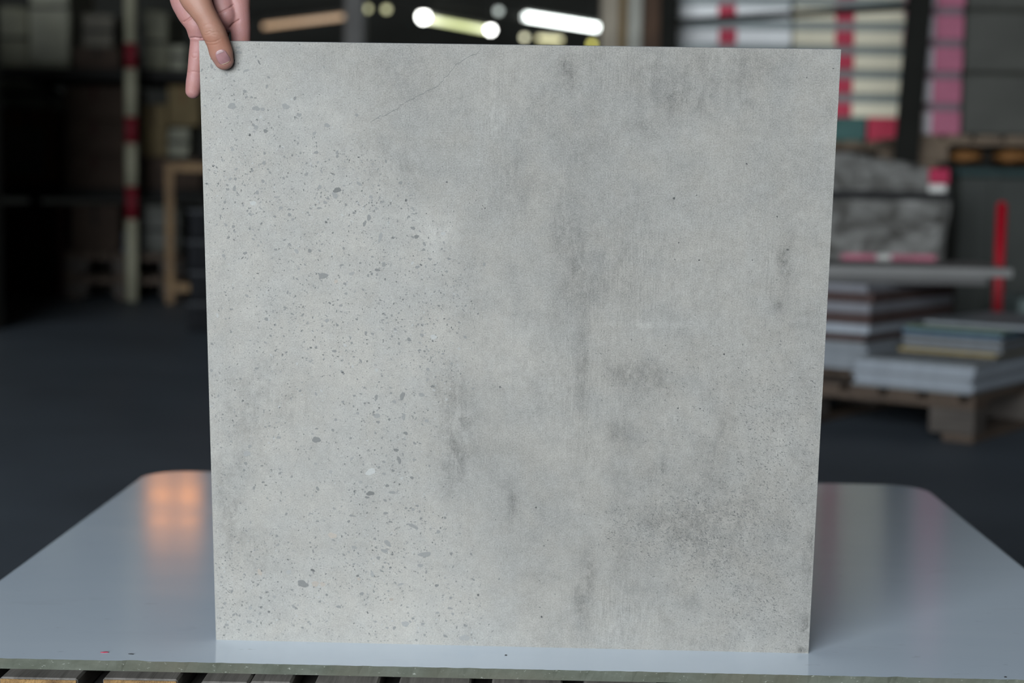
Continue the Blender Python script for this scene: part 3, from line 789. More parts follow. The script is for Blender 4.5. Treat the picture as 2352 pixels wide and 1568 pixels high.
sm = tmp.modifiers.new('s', 'SMOOTH')
sm.factor, sm.iterations = .5, 7
bpy.context.view_layer.update()
hm = bpy.data.meshes.new_from_object(tmp.evaluated_get(bpy.context.evaluated_depsgraph_get()))
bpy.data.objects.remove(tmp)
hm.name = 'person'
n = len(hm.vertices)
co = np.empty(n * 3, np.float32)
hm.vertices.foreach_get('co', co)
co = co.reshape(-1, 3).astype(float)
no = np.empty(n * 3, np.float32)
hm.vertices.foreach_get('normal', no)
no = no.reshape(-1, 3)
tc, tu, tup, tf = (np.array(q) for q in (TC, TU, TUP, TF))
rel = (co - tc) * 100
A, B, C = rel @ tu, rel @ tup, rel @ tf
facing = no @ tf


def dist_chain(P):
    S = np.array(spline(P, 4))
    pa = np.c_[A, B, C]
    d = np.full(n, 1e9)
    for s in S:
        d = np.minimum(d, np.linalg.norm(pa - s[:3], axis=1) / max(s[3], s[4]))
    return d


dth = dist_chain(THUMB)
dot_ = np.min([dist_chain(q) for q in (INDEX, MIDDLE, RING, PINKY)], axis=0)
thumbness = 1 / (1 + np.exp((dth - dot_) * 9))
pink = (1 - thumbness) * (1 / (1 + np.exp(-(facing + .05) * 6)))
pink += .45 * np.exp(-((B + 2.0) / .8) ** 2) * thumbness
flush = thumbness * np.exp(-((B + .15) / .75) ** 2)
push = np.zeros(n)
# creases in the skin, drawn in cm on the tile's plane: points, width, depth, which side (thumb or the rest)
for pts_, w, d, th in [
    ([(0.83, 1.4), (1.29, 1.6), (1.87, 1.61), (2.29, 1.4)], 0.045, 0.022, 1), ([(1.1, 0.8), (1.47, 1.0), (1.62, 0.82), (2.18, 0.93), (2.53, 0.79)], 0.045, 0.05, 1), ([(0.97, 0.58), (1.46, 0.7), (1.97, 0.61)], 0.04, 0.03, 1), ([(1.18, 1.09), (1.54, 1.18), (1.92, 1.1)], 0.04, 0.022, 1),
    ([(0.79, 0.04), (1.37, -0.06), (1.96, 0.04), (2.39, 0.26)], 0.05, 0.035, 1), ([(1.11, -0.28), (1.82, -0.3), (2.21, -0.15)], 0.045, 0.02, 1), ([(-1.64, 1.67), (-1.24, 1.85), (-0.77, 2.15)], 0.07, 0.12, 0), ([(-1.03, 0.18), (-0.57, 0.25), (0.09, 0.18)], 0.07, 0.13, 0),
    ([(-0.98, -1.47), (-0.82, -1.69), (-0.54, -1.62)], 0.05, 0.03, 0), ([(-0.94, -1.23), (-0.51, -1.2)], 0.05, 0.025, 0), ([(-1.43, -3.05), (-0.86, -2.93), (-0.23, -3.02)], 0.05, 0.06, 0), ([(1.47, 2.41), (2.13, 2.65), (2.73, 2.98), (3.16, 3.31)], 0.07, 0.12, 0),
    ([(2.68, 1.17), (3.08, 1.56), (3.65, 1.93)], 0.07, 0.12, 0), ([(2.86, 2.93), (3.31, 2.81)], 0.04, 0.03, 0)]:
    pts_ = np.array(pts_)
    dd = np.full(n, 1e9)
    q = np.c_[A, B]
    for p0, p1 in zip(pts_[:-1], pts_[1:]):
        e = p1 - p0
        t = np.clip(((q - p0) @ e) / (e @ e), 0, 1)
        dd = np.minimum(dd, np.linalg.norm(q - p0 - t[:, None] * e, axis=1))
    on = np.exp(-(dd / w) ** 2) * np.clip(facing * 2, 0, 1) * (thumbness if th else 1 - thumbness)
    push += on * d
co -= no * (push / 100)[:, None]
# the finger pads flatten where they press on the tile
rel = (co - tc) * 100
A, B, C = rel @ tu, rel @ tup, rel @ tf
behind = (thumbness < .5) & (B < 0) & (A > 0) & (C > -.9)
co[behind] += np.outer((-.9 - C[behind]) / 100, tf)
front = (thumbness >= .5) & (B < .02) & (C < .0)
co[front] += np.outer((.0 - C[front]) / 100, tf)
hm.vertices.foreach_set('co', co.astype(np.float32).ravel())
for nm, arr in (('pink', pink), ('flush', flush)):
    at = hm.attributes.new(nm, 'FLOAT', 'POINT')
    at.data.foreach_set('value', np.clip(arr, 0, 1).astype(np.float32))
for p in hm.polygons:
    p.use_smooth = True
hm.update()

m = NT('skin')
v = m.coord('Object')
n1 = m.noise(v, 90, 4, .6)
n2 = m.noise(v, 900, 3, .6)
n3 = m.noise(v, 2200, 2, .5)
c = m.mix(m.attr('pink'), (.335, .170, .118), (.365, .178, .172))
c = m.mix(m.remap(n1, .35, .7, 0, .5), c, (.33, .135, .095))
c = m.mix(m.remap(n2, .4, .7, 0, .22), c, (.25, .14, .10))
c = m.mix(m.math('MULTIPLY', m.attr('flush'), .45), c, (.36, .150, .095))
m.set(Base_Color=c, Roughness=.52, Subsurface_Weight=.12, Subsurface_Scale=.004)
m.b.inputs['Subsurface Radius'].default_value = (1.0, .35, .2)
m.bump(m.math('ADD', n2, n3), .20, .0006)
hm.materials.clear()
hm.materials.append(m.m)
person = tag(obj('person', hm), "person's bare hand pinching the tile's top corner, thumb in front and fingers behind", 'person')

# thumb nail: a curved plate laid on the thumb
bvh = BVHTree.FromPolygons([Vector(q) for q in co], [tuple(p.vertices) for p in hm.polygons])


def skin_c(a, b):
    o = H(a, b, 6)
    h = bvh.ray_cast(o, -TF)
    return (h[0] - TC).dot(TF) * 100 if h[0] else .5


def nail_grid(u0, u1, v0, v1, lift, nu=18, nv=18, roundness=.5):
    """u across and v along the nail, each -1..1; the outline is a superellipse narrowing at the cuticle."""
    ax = np.array((.43, -1.05)) / np.linalg.norm((.43, -1.05))
    ac = np.array((-ax[1], ax[0]))
    ctr = np.array((2.47, -1.40))
    P, F_ = [], []
    for j in range(nv + 1):
        for i in range(nu + 1):
            u, v = u0 + (u1 - u0) * i / nu, v0 + (v1 - v0) * j / nv
            k = (1 - .30 * abs(v) ** 5) * (1 - .06 * (1 - v))
            bow = .10 * (1 - u * u) * (1 if v > 0 else -1) * abs(v)
            q = ctr + ac * (.60 * u * k) + ax * (.60 * v + bow)
            P.append(q)
    cs = [skin_c(*q) for q in P]
    base = max(cs)
    V = []
    for (q, c_), t in zip(zip(P, cs), range(len(P))):
        u = u0 + (u1 - u0) * (t % (nu + 1)) / nu
        v = v0 + (v1 - v0) * (t // (nu + 1)) / nv
        edge = max(abs(u), abs(v)) ** 6
        V.append(H(q[0], q[1], c_ + lift * (1 - .75 * edge)))
    for j in range(nv):
        for i in range(nu):
            k = j * (nu + 1) + i
            F_.append((k, k + 1, k + nu + 2, k + nu + 1))
    me_ = bpy.data.meshes.new('nail')
    me_.from_pydata(V, [], F_)
    b_ = bmesh.new()
    b_.from_mesh(me_)
    b_.faces.ensure_lookup_table()
    b_.normal_update()
    if b_.faces[0].normal.dot(TF) < 0:
        bmesh.ops.reverse_faces(b_, faces=b_.faces)
    ret = bmesh.ops.solidify(b_, geom=b_.faces[:], thickness=.0005)
    b_.to_mesh(me_)
    b_.free()
    for p in me_.polygons:
        p.use_smooth = True
    return me_


m = NT('nail')
nn = m.noise(m.coord('Object'), 160, 3)
m.set(Base_Color=m.mix(m.remap(nn, .35, .65, 0, 1), (.32, .165, .17), (.38, .20, .205)), Roughness=.28)
nail = obj('thumb_nail', nail_grid(-1, 1, -1, 1, .045), m.m, person)
nail['label'] = 'pink thumb nail with pale half moon'
m = NT('nail_lunula')
nn = m.noise(m.coord('Object'), 160, 3)
m.set(Base_Color=m.mix(nn, (.40, .265, .265), (.44, .31, .305)), Roughness=.28)
obj('half_moon', nail_grid(-.74, .70, -.97, -.55, .047, 12, 6), m.m, nail)
m = NT('nail_edge')
nn = m.noise(m.coord('Object'), 300, 3)
m.set(Base_Color=m.mix(nn, (.50, .40, .28), (.40, .28, .16)), Roughness=.4)
obj('nail_rim', nail_grid(-.9, .9, .90, 1.0, .056, 14, 3), m.m, nail)

# rolled dark sleeve at the elbow end of the forearm, above the picture
bm = bmesh.new()
limb(bm, [(-2.4, 29.0, -10.8, 5.0, 4.7), (-3.2, 34, -13, 5.3, 5.0), (-4.2, 41.5, -16, 5.8, 5.6)], False, True)
M['sleeve'] = plain('dark_sleeve_cloth', (.03, .035, .05), .9, .3, 40, bump=.3)
obj('sleeve', bm_mesh(bm, 'sleeve', True), M['sleeve'], person)

# ------------------------------------------------------------------ pallet of tiles behind the panel
M['tile_white'] = plain('tile_edge_white', (.30, .325, .36), .5, .15, 30)
M['tile_pale'] = plain('tile_edge_pale_grey', (.21, .225, .24), .5, .15, 30)
M['tile_blue'] = plain('tile_edge_blue', (.07, .12, .17), .5, .2, 30)
M['tile_green'] = plain('tile_edge_green', (.11, .15, .10), .5, .2, 30)
M['tile_dark'] = plain('tile_edge_dark_grey', (.08, .08, .082), .5, .2, 30)
M['tile_ochre'] = plain('tile_edge_ochre', (.23, .17, .06), .5, .2, 30)
M['board_brown'] = plain('carton_brown_dark', (.068, .042, .038), .8, .3, 14)
M['sheet_pale'] = plain('sheet_pale_violet_grey', (.19, .19, .21), .6, .15, 14)
M['board_grey'] = plain('long_board_grey', (.19, .185, .18), .6, .25, 10, stretch=(.3, 3, 1))
M['board_grey_dark'] = plain('long_board_dark_grey', (.095, .092, .09), .6, .25, 10, stretch=(.3, 3, 1))

PA_YAW = R(-36)
PA = Vector((1.312, 3.445, FLOOR))
DECK = FLOOR + .144
pallet('wooden_pallet', 'grey wooden pallet on the floor carrying the stacks of loose tiles', PA, PA_YAW,
       [(-1.2 + i * .1311, -1.2 + i * .1311 + .1) for i in range(9)] + [(-.020, 0)], 1.0, mats=('plank_brown', 'block_far'))


def on_pallet(x, y):
    c, s = math.cos(PA_YAW), math.sin(PA_YAW)
    return PA.x + x * c - y * s, PA.y + x * s + y * c


def flat(name, label, cat, group, x0, x1, y0, y1, z, t, mat, jit=.006):
    """One tile or sheet of a stack, lying flat."""
    cx, cy = on_pallet((x0 + x1) / 2 + random.uniform(-jit, jit), (y0 + y1) / 2 + random.uniform(-jit, jit))
    hx, hy = (x1 - x0) / 2, (y1 - y0) / 2
    o = obj(name, box_mesh((-hx, -hy, 0), (hx, hy, t), M[mat], .0015), None, None, (cx, cy, z), (0, 0, PA_YAW + random.uniform(-.012, .012)))
    return tag(o, label, cat, group)


z = DECK
for i in range(9):
    flat('white_tile', nth(i, 9, 'white-edged tile in the low stack on the pallet corner'), 'tile', 'white tiles stacked on the pallet corner',
         -.405, -.015, .02, .80, z, .0098, 'tile_white' if i % 4 else 'tile_pale')
    z += .0100
top_ = [('tile_dark', 'dark grey', .0100), ('tile_ochre', 'ochre yellow', .0130), ('tile_pale', 'pale grey', .0120), ('tile_dark', 'dark grey', .010),
        ('tile_pale', 'pale grey', .0130), ('tile_dark', 'dark grey', .0110), ('tile_blue', 'blue', .0150), ('tile_green', 'green', .009)]
for i, (mt, cn, t) in enumerate(top_):
    flat('coloured_tile', nth(i, 8, cn + ' tile of the mixed stack on the white tiles'), 'tile', 'mixed tiles on the white tiles', -.33, -.005, .20, .80, z, t - .0003, mt, .012)
    z += t
flat('sample_board', 'pale grey board lying on top of the mixed tile stack', 'board', None, -.30, .12, .30, .86, z, .012, 'tile_pale', 0)

z = DECK
for i, y in enumerate((.25, .55, .85)):
    wh = ('at the open edge', 'in the middle', 'at the far edge')[i]
    cx, cy = on_pallet(-.73, y)
    tag(obj('timber_bearer', box_mesh((-.28, -.035, 0), (.28, .035, .031), M['plank_brown'], .002), None, None, (cx, cy, z), (0, 0, PA_YAW)),
        'timber bearer strip under the pale tile stack, ' + wh + ' of the pallet', 'bearer', 'bearers under the pale tile stack')
z += .031
for i in range(9):
    flat('pale_tile', nth(i, 9, 'pale grey tile stacked beneath the brown cartons'), 'tile', 'pale tiles under the brown cartons', -1.035, -.435, .16, .96, z, .0097,
         ['tile_white', 'tile_pale', 'tile_pale'][i % 3])
    z += .0099
for mt, nm, lb, ct, t in (('board_brown', 'flat_carton', 'flat brown carton between white sheets, lowest of its stack', 'carton', .026),
                          ('tile_white', 'white_sheet', 'white sheet between brown cartons, lowest of the pale sheets', 'sheet', .030),
                          ('board_brown', 'flat_carton', 'flat brown carton in the middle of the carton and sheet stack', 'carton', .040),
                          ('sheet_pale', 'white_sheet', 'pale sheet between brown cartons, upper one of its stack', 'sheet', .030),
                          ('board_brown', 'flat_carton', 'flat brown carton topmost under the long grey boards', 'carton', .036),
                          ('sheet_pale', 'white_sheet', 'pale sheet topmost under the long grey boards', 'sheet', .024)):
    flat(nm, lb, ct, 'cartons and sheets in layers', -1.035, -.435, .17, .86, z, t - .0003, mt, .012)
    z += t
for mt, lb, t, x0, x1 in (('board_grey_dark', 'dark grey long board, lower of the two boards over the cartons', .026, .40, 1.47),
                          ('board_grey', 'light grey long board, upper one, reaching out past the cartons', .030, .46, 1.552)):
    tag(obj('long_board', box_mesh((x0, 0, 0), (x1, .5, t - .0003), M[mt], .002), None, None, (0, 3.97, z), (0, 0, R(-.6))), lb, 'board')
    z += t

M['red_paint'] = plain('red_gloss_paint', (.33, .005, .015), .45, .2, 9)
rp = thing('red_post', 'slim upright red post behind the tile pallet', 'post', (1.775, 4.95, FLOOR))
obj('pole', cyl_mesh(.0205, .0205, .704, M['red_paint']), None, rp, (0, 0, .004))
obj('foot_plate', cyl_mesh(.06, .06, .006, M['red_paint']), None, rp)
obj('cap', cyl_mesh(.0205, .008, .012, M['red_paint']), None, rp, (0, 0, .707))

# ------------------------------------------------------------------ loads wrapped in stretch film
M['film'] = None
m = NT('stretch_film_grey')
v = m.coord('Object')
w1 = m.noise(v, 5, 5, .6, 1.5)
w2 = m.noise(m.coord('Object', (1, 1, 3)), 16, 4, .6, .8)
m.set(Base_Color=m.mix(m.remap(w1, .35, .65, 0, 1), (.065, .06, .053), (.27, .265, .25)), Roughness=.22)
m.bump(m.math('ADD', w1, m.math('MULTIPLY', w2, .6)), 1.0, .05)
M['film'] = m.m
M['film_dark'] = plain('stretch_film_dark', (.070, .069, .060), .4, .3, 5, bump=.3)
M['strap'] = plain('strap_black', (.008, .008, .009), .8)
M['tape_red'] = plain('tape_red', (.42, .02, .07), .45, .25, 10)
M['tape_pink'] = plain('tape_pink', (.50, .16, .22), .4, .3, 10)
M['tape_white'] = plain('tape_white', (.62, .60, .57), .4)


def wrapped_mesh(w, d, h, slope=0.0, amp=.012, seed=0):
    """Film-wrapped load: a soft bulging block with its corner sagging by slope."""
    bm = bmesh.new()
    bmesh.ops.create_cube(bm, size=1)
    bmesh.ops.subdivide_edges(bm, edges=list(bm.edges), cuts=14, use_grid_fill=True)
    for q in bm.verts:
        x, y, zz = q.co.x * w, q.co.y * d, (q.co.z + .5) * h
        up = q.co.z + .5
        zz -= slope * max(0, q.co.x - .1) ** 1.2 * 2.0 * up
        b = amp * (math.sin(x * 19 + seed + zz * 11) + math.sin(y * 17 + zz * 23 + seed * 2)) * .5
        nx, ny = q.co.x * 2, q.co.y * 2
        q.co = Vector((x + b * nx, y + b * ny, zz + (b * .6 if up > .98 else 0)))
    return bm_mesh(bm, 'wrapped_load', True)


pallet('wooden_pallet', 'wooden pallet under the strapped film-wrapped load', (1.19, 5.22, FLOOR), 0,
       [(-.44 + i * .1, -.44 + i * .1 + .085) for i in range(8)] + [(.36, .44)], .56, mats=('plank_brown', 'block_far'))
wl = thing('wrapped_load', 'grey film-wrapped load with a black strap and red tape at its corner', 'wrapped load', (1.19, 5.51, DECK))
obj('film_wrap', wrapped_mesh(.88, .58, .755, .105), M['film'], wl)
bm = bmesh.new()
for a, b in (((-.452, -.302, 0), (.452, -.290, .034)), ((-.452, .294, 0), (.452, .302, .034)), ((-.452, -.30, 0), (-.444, .30, .034)), ((.444, -.30, 0), (.452, .30, .034))):
    add_box(bm, a, b, .001)
obj('strap', bm_mesh(bm, 'strap'), M['strap'], wl, (0, 0, .573))
part('corner_tape', wl, (.36, -.306, .64), (.440, -.290, .70), M['tape_red'], .003)
part('corner_label', wl, (.36, -.306, .605), (.430, -.290, .636), M['tape_white'], .003)
for x0, x1, mt in ((-.16, -.06, 'tape_white'), (.02, .16, 'tape_pink'), (.16, .22, 'tape_white'), (.22, .40, 'tape_pink'), (-.36, -.18, 'tape_pink')):
    part('side_tape', wl, (x0, -.305, .318), (x1, -.288, .352), M[mt], .003)

# ------------------------------------------------------------------ grey crate with a second pallet load on top of it
M['crate_grey'] = plain('crate_grey_green', (.042, .045, .040), .6, .25, 4)
M['crate_rim'] = plain('crate_rim_teal', (.02, .042, .042), .5, .2, 6)
cr = thing('storage_crate', 'large grey-green crate with a dark teal rim under a loaded pallet', 'crate', (2.30, 6.38, FLOOR))
part('body', cr, (-.455, -.46, 0), (.455, .46, .82), M['crate_grey'], .01)
part('rim', cr, (-.465, -.47, .82), (.465, .47, .857), M['crate_rim'], .006)
for x in (-.30, -.10, .10, .30):
    part('rib', cr, (x - .02, -.475, .02), (x + .02, -.458, .82), M['crate_grey'], .004)
UPZ = FLOOR + .857
pallet('wooden_pallet', 'brown wooden pallet on top of the grey-green crate', (2.30, 5.93, UPZ), 0,
       [(-.65 + i * .1333, -.65 + i * .1333 + .105) for i in range(9)] + [(.55, .65)], .92, mats=('plank_tan', 'block_tan'))
M['orange'] = plain('orange_brown_cloth', (.24, .105, .03), .8, .4, 9)
for i, (x, r) in enumerate(((1.905, .044), (2.125, .050))):
    bm = bmesh.new()
    bmesh.ops.create_uvsphere(bm, u_segments=20, v_segments=12, radius=1)
    for q in bm.verts:
        k = 1 + .12 * math.sin(q.co.x * 6 + i) * math.cos(q.co.z * 5)
        q.co = Vector((q.co.x * .085 * k, q.co.y * .12 * k, max(-.9, q.co.z) * r * .75 * k))
    tag(obj('orange_sack', bm_mesh(bm, 'orange_sack', True), M['orange'], None, (x, 6.10, UPZ + r * .75 * .9 + .022)),
        ('smaller' if i == 0 else 'larger') + ' orange-brown sack pushed between the boards of the upper pallet', 'sack')
M['carton_pink'] = plain('carton_pink_film', (.42, .13, .20), .35, .3, 5)
M['carton_pink_dark'] = plain('carton_mauve_gap', (.17, .12, .14), .5, .2, 5)
M['edge_white'] = plain('film_white_edge', (.50, .46, .48), .3, .3, 6)
pc = thing('pink_carton', 'pink film-covered carton in the narrow stack beside the black frame post', 'carton', group='pink cartons in a narrow stack')
part('body', pc, (0, 0, 0), (.158, .55, .104), M['carton_pink'], .006)
part('edge_film', pc, (-.002, -.003, .002), (.030, .05, .102), M['edge_white'], .004)
part('spacer', pc, (.008, .004, .104), (.154, .54, .140), M['carton_pink_dark'], .003)
for i in range(7):
    c_ = pc if i == 0 else copy_tree(pc)
    c_['label'] = nth(i, 7, 'pink film-covered carton in the narrow stack beside the black post')
    c_.location = (1.688, 5.94 + (.004 if i % 2 else 0), UPZ + .144 + i * .140)
dk = thing('dark_carton', 'dark grey film-covered carton in the tall stack on the upper pallet', 'carton', group='dark cartons on the upper pallet')
part('body', dk, (0, 0, 0), (.84, .80, .275), M['film_dark'], .012)
part('lid_seam', dk, (.40, -.003, .004), (.44, .80, .2765), M['crate_grey'], .001)
for i in range(3):
    c_ = dk if i == 0 else copy_tree(dk)
    c_['label'] = nth(i, 3, 'dark grey film-covered carton on the upper pallet')
    c_.location = (1.856, 5.97, UPZ + .144 + i * .277)
M['foam'] = plain('foam_pale_green', (.14, .175, .17), .8, .15, 8)
fb = thing('foam_block', 'pale green foam block on the floor behind the red post', 'foam block', (2.10, 5.35, FLOOR))
part('lower_half', fb, (-.20, -.22, 0), (.22, .22, .16), M['foam'], .012)
part('upper_half', fb, (-.19, -.215, .16), (.21, .22, .33), M['foam'], .012)

# ------------------------------------------------------------------ black steel frame in front of the cartons
sf = thing('steel_frame', 'black steel frame with a leaning post and a thin bar before the cartons', 'frame', (0, 0, 0))


def beam(name, parent, p, q, w, h, mat):
    """Straight bar of section w x h from p to q."""
    p, q = Vector(p), Vector(q)
    d = q - p
    bm = bmesh.new()
    add_box(bm, (-w / 2, -h / 2, 0), (w / 2, h / 2, d.length), .003)
    o = obj(name, bm_mesh(bm, name), mat, parent, p)
    o.rotation_mode = 'QUATERNION'
    up = Vector((0, 1, 0)) if abs(d.normalized().y) < .9 else Vector((1, 0, 0))
    zc = d.normalized()
    xc = up.cross(zc).normalized()
    yc = zc.cross(xc)
    o.rotation_quaternion = Matrix((xc, yc, zc)).transposed().to_quaternion()
    return o


beam('post', sf, (1.545, 5.86, FLOOR), (1.670, 5.86, 2.1), .100, .05, M['steel_dark'])
beam('post', sf, (.64, 7.12, FLOOR), (.62, 7.12, 2.1), .09, .05, M['steel_dark'])
beam('cross_bar', sf, (1.60, 5.86, 1.255), (.63, 7.12, 1.292), .03, .03, M['steel_dark'])
beam('foot', sf, (1.545, 5.845, FLOOR + .02), (.64, 7.10, FLOOR + .02), .06, .04, M['steel_dark'])

# ------------------------------------------------------------------ cream tile cartons with red tape
M['carton_cream'] = plain('carton_cream', (.79, .725, .56), .75, .1, 6)
M['carton_white'] = plain('carton_white', (.89, .89, .89), .7, .1, 6)
M['carton_red'] = plain('carton_red_band', (.50, .035, .075), .55, .2, 8)
m = NT('film_band_grey')
nn = m.noise(m.coord('Object'), 9, 3)
m.set(Base_Color=m.mix(nn, (.19, .23, .23), (.25, .29, .29)), Roughness=.35, Alpha=.74)
M['band'] = m.m
CY = 7.32
tc_ = thing('tile_carton', 'cream tile carton with a red band and grey film strip, in the tall double stack', 'carton', group='cream cartons with red bands')
part('body', tc_, (0, 0, 0), (.598, .60, .121), M['carton_cream'], .005)
part('red_band', tc_, (.215, -.0025, .001), (.315, .602, .1225), M['carton_red'], .001)
part('film_strip', tc_, (-.003, -.0055, .074), (.601, .603, .120), M['band'], .001)
twh = thing('tile_carton', 'whiter tile carton with a red band, in the column beside the upright boards', 'carton', group='whiter cartons with red bands')
part('body', twh, (0, 0, 0), (.580, .60, .121), M['carton_white'], .005)
part('red_band', twh, (.198, -.0025, .001), (.292, .602, .1225), M['carton_red'], .001)
part('film_strip', twh, (-.003, -.0055, .074), (.583, .603, .120), M['band'], .001)
CZ = .708
for i in range(8):
    z = CZ + .124 + i * .124
    for src, x in ((twh, .700), (tc_, 1.300)):
        c_ = src if i == 0 else copy_tree(src)
        c_['label'] = nth(i, 8, ('whiter tile carton with red band beside the upright boards' if src is twh else 'cream tile carton with red band beside the black post'))
        c_.location = (x + random.uniform(-.006, .006), CY + random.uniform(0, .01), z)
M['teal'] = plain('carton_teal', (.045, .115, .105), .6, .2, 6)
for nm, lb, x0, x1, mt in (('teal_carton', 'dark teal carton at the foot of the cream carton stack', 1.302, 1.690, 'teal'),
                           ('red_carton', 'red carton at the foot of the cream carton stack beside the teal one', 1.698, 1.900, 'carton_red'),
                           ('cream_carton', 'plain cream carton at the foot of the whiter carton column', .702, 1.290, 'carton_cream')):
    t = thing(nm, lb, 'carton', (x0, CY, CZ))
    part('body', t, (0, 0, 0), (x1 - x0, .6, .1235), M[mt], .006)
    part('lid_edge', t, (-.003, -.003, .095), (x1 - x0 + .003, .603, .1238), M[mt], .003)
pallet('wooden_pallet', 'brown wooden pallet raised under the cream carton stack', (1.30, CY - .02, CZ - .144), 0,
       [(-.62 + i * .126, -.62 + i * .126 + .105) for i in range(9)] + [(.514, .61)], .66, mats=('plank_tan', 'block_tan'))
lw = thing('wrapped_load', 'dark film-wrapped load on the floor under the raised pallet', 'wrapped load', (1.30, CY + .31, FLOOR))
obj('film_wrap', wrapped_mesh(1.16, .6, CZ - .153 - FLOOR, 0, .008, 2), M['film_dark'], lw)
part('strap', lw, (-.60, -.33, .55), (.60, -.29, .58), M['strap'], .002)

# ------------------------------------------------------------------ boards standing upright beside the cartons
M['up_beige'] = plain('upright_board_beige', (.36, .31, .24), .7, .3, 5)
M['up_brown'] = plain('upright_board_brown', (.20, .13, .055), .7, .3, 5)
M['up_pale'] = plain('upright_board_pale', (.40, .39, .34), .7, .3, 5)
M['up_dark'] = plain('upright_board_dark_brown', (.085, .045, .025), .7, .4, 5)
M['up_slate'] = plain('upright_board_slate', (.09, .10, .10), .7, .4, 5)
for mt, cn, x0, x1, y in (('up_beige', 'beige', .325, .432, 8.60), ('up_brown', 'ochre brown', .434, .482, 8.62), ('up_pale', 'pale grey', .484, .570, 8.60),
                          ('up_dark', 'dark brown', .575, .700, 8.63), ('up_slate', 'slate grey', .702, .80, 8.58)):
    t = thing('upright_board', cn + ' tall board standing on edge beside the carton stack', 'board', (x0, y, FLOOR))
    part('face', t, (0, 0, .0), (x1 - x0, .30, 2.2), M[mt], .006)
    part('end_strip', t, (.004, -.004, .3), (x1 - x0 - .004, .01, .34), M['board_brown'], .002)

# ------------------------------------------------------------------ racks and goods in the dark bay
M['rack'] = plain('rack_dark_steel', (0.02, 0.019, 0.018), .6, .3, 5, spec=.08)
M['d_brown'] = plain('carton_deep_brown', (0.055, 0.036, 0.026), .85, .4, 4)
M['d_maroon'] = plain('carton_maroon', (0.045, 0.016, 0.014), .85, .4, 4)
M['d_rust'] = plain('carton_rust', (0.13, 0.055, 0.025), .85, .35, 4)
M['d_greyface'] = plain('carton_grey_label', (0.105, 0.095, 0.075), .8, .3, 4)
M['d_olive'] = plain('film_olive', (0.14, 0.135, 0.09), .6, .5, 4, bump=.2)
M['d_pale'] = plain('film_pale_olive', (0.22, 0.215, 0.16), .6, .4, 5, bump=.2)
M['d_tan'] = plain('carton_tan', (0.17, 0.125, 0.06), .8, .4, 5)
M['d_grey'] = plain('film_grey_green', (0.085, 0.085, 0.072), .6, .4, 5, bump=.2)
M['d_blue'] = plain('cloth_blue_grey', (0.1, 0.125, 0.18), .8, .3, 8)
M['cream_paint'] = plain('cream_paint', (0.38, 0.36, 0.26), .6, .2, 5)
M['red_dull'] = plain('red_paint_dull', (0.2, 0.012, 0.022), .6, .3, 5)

RX0, RX1, RY0, RY1 = -5.2, -2.12, 9.02, 10.0
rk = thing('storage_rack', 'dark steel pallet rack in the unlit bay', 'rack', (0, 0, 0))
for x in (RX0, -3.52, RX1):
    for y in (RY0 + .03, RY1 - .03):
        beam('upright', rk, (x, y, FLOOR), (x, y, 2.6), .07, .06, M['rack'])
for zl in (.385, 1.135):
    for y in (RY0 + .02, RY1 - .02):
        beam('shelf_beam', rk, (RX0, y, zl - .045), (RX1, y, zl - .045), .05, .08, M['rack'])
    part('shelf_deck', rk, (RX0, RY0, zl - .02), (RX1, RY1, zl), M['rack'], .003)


def carton(name, label, x0, x1, y0, depth, z0, z1, mat, seam='d_brown', group=None, label_mat=None):
    t = thing(name, label, 'carton', (x0, y0, z0), 0, group)
    w, h = x1 - x0, z1 - z0 - .002
    part('body', t, (0, 0, 0), (w, depth, h), M[mat], .008)
    part('tape', t, (w * .46, -.002, h * .55), (w * .54, depth + .002, h + .001), M[seam], .001)
    if label_mat:
        part('face_panel', t, (w * .14, -.006, h * .10), (w * .80, .01, h * .74), M[label_mat], .003)
    return t


def bundle(name, label, x0, x1, y0, depth, z0, z1, mat, seed, slope=.02):
    t = thing(name, label, 'wrapped bundle', ((x0 + x1) / 2, y0 + depth / 2, z0))
    obj('film_wrap', wrapped_mesh(x1 - x0, depth, z1 - z0, slope, .008, seed), M[mat], t)
    part('tie', t, (-(x1 - x0) / 2 - .006, -depth / 2 - .010, (z1 - z0) * .45), ((x1 - x0) / 2 + .006, -depth / 2 + .004, (z1 - z0) * .45 + .02), M['rack'], .002)
    return t


S1, S2 = .385, 1.135
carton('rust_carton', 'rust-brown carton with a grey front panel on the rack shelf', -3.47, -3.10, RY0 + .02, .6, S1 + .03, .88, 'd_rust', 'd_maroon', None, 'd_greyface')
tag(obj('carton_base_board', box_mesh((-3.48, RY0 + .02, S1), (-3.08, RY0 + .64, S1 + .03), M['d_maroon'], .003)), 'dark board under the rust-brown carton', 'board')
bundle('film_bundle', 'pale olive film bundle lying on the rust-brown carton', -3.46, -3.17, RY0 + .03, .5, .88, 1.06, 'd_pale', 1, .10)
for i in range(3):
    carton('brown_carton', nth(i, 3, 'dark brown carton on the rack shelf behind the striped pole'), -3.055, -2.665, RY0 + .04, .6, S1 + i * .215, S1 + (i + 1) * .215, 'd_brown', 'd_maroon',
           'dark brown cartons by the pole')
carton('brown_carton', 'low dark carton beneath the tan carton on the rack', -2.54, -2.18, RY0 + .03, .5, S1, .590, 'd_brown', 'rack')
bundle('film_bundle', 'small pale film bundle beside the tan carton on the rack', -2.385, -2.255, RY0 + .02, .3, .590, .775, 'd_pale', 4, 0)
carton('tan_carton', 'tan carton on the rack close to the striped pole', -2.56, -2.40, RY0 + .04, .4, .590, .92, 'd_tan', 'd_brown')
carton('rust_carton', 'small rust-brown carton high on the rack above the film bundle', -2.39, -2.19, RY0 + .03, .4, .785, 1.04, 'd_tan', 'd_rust')
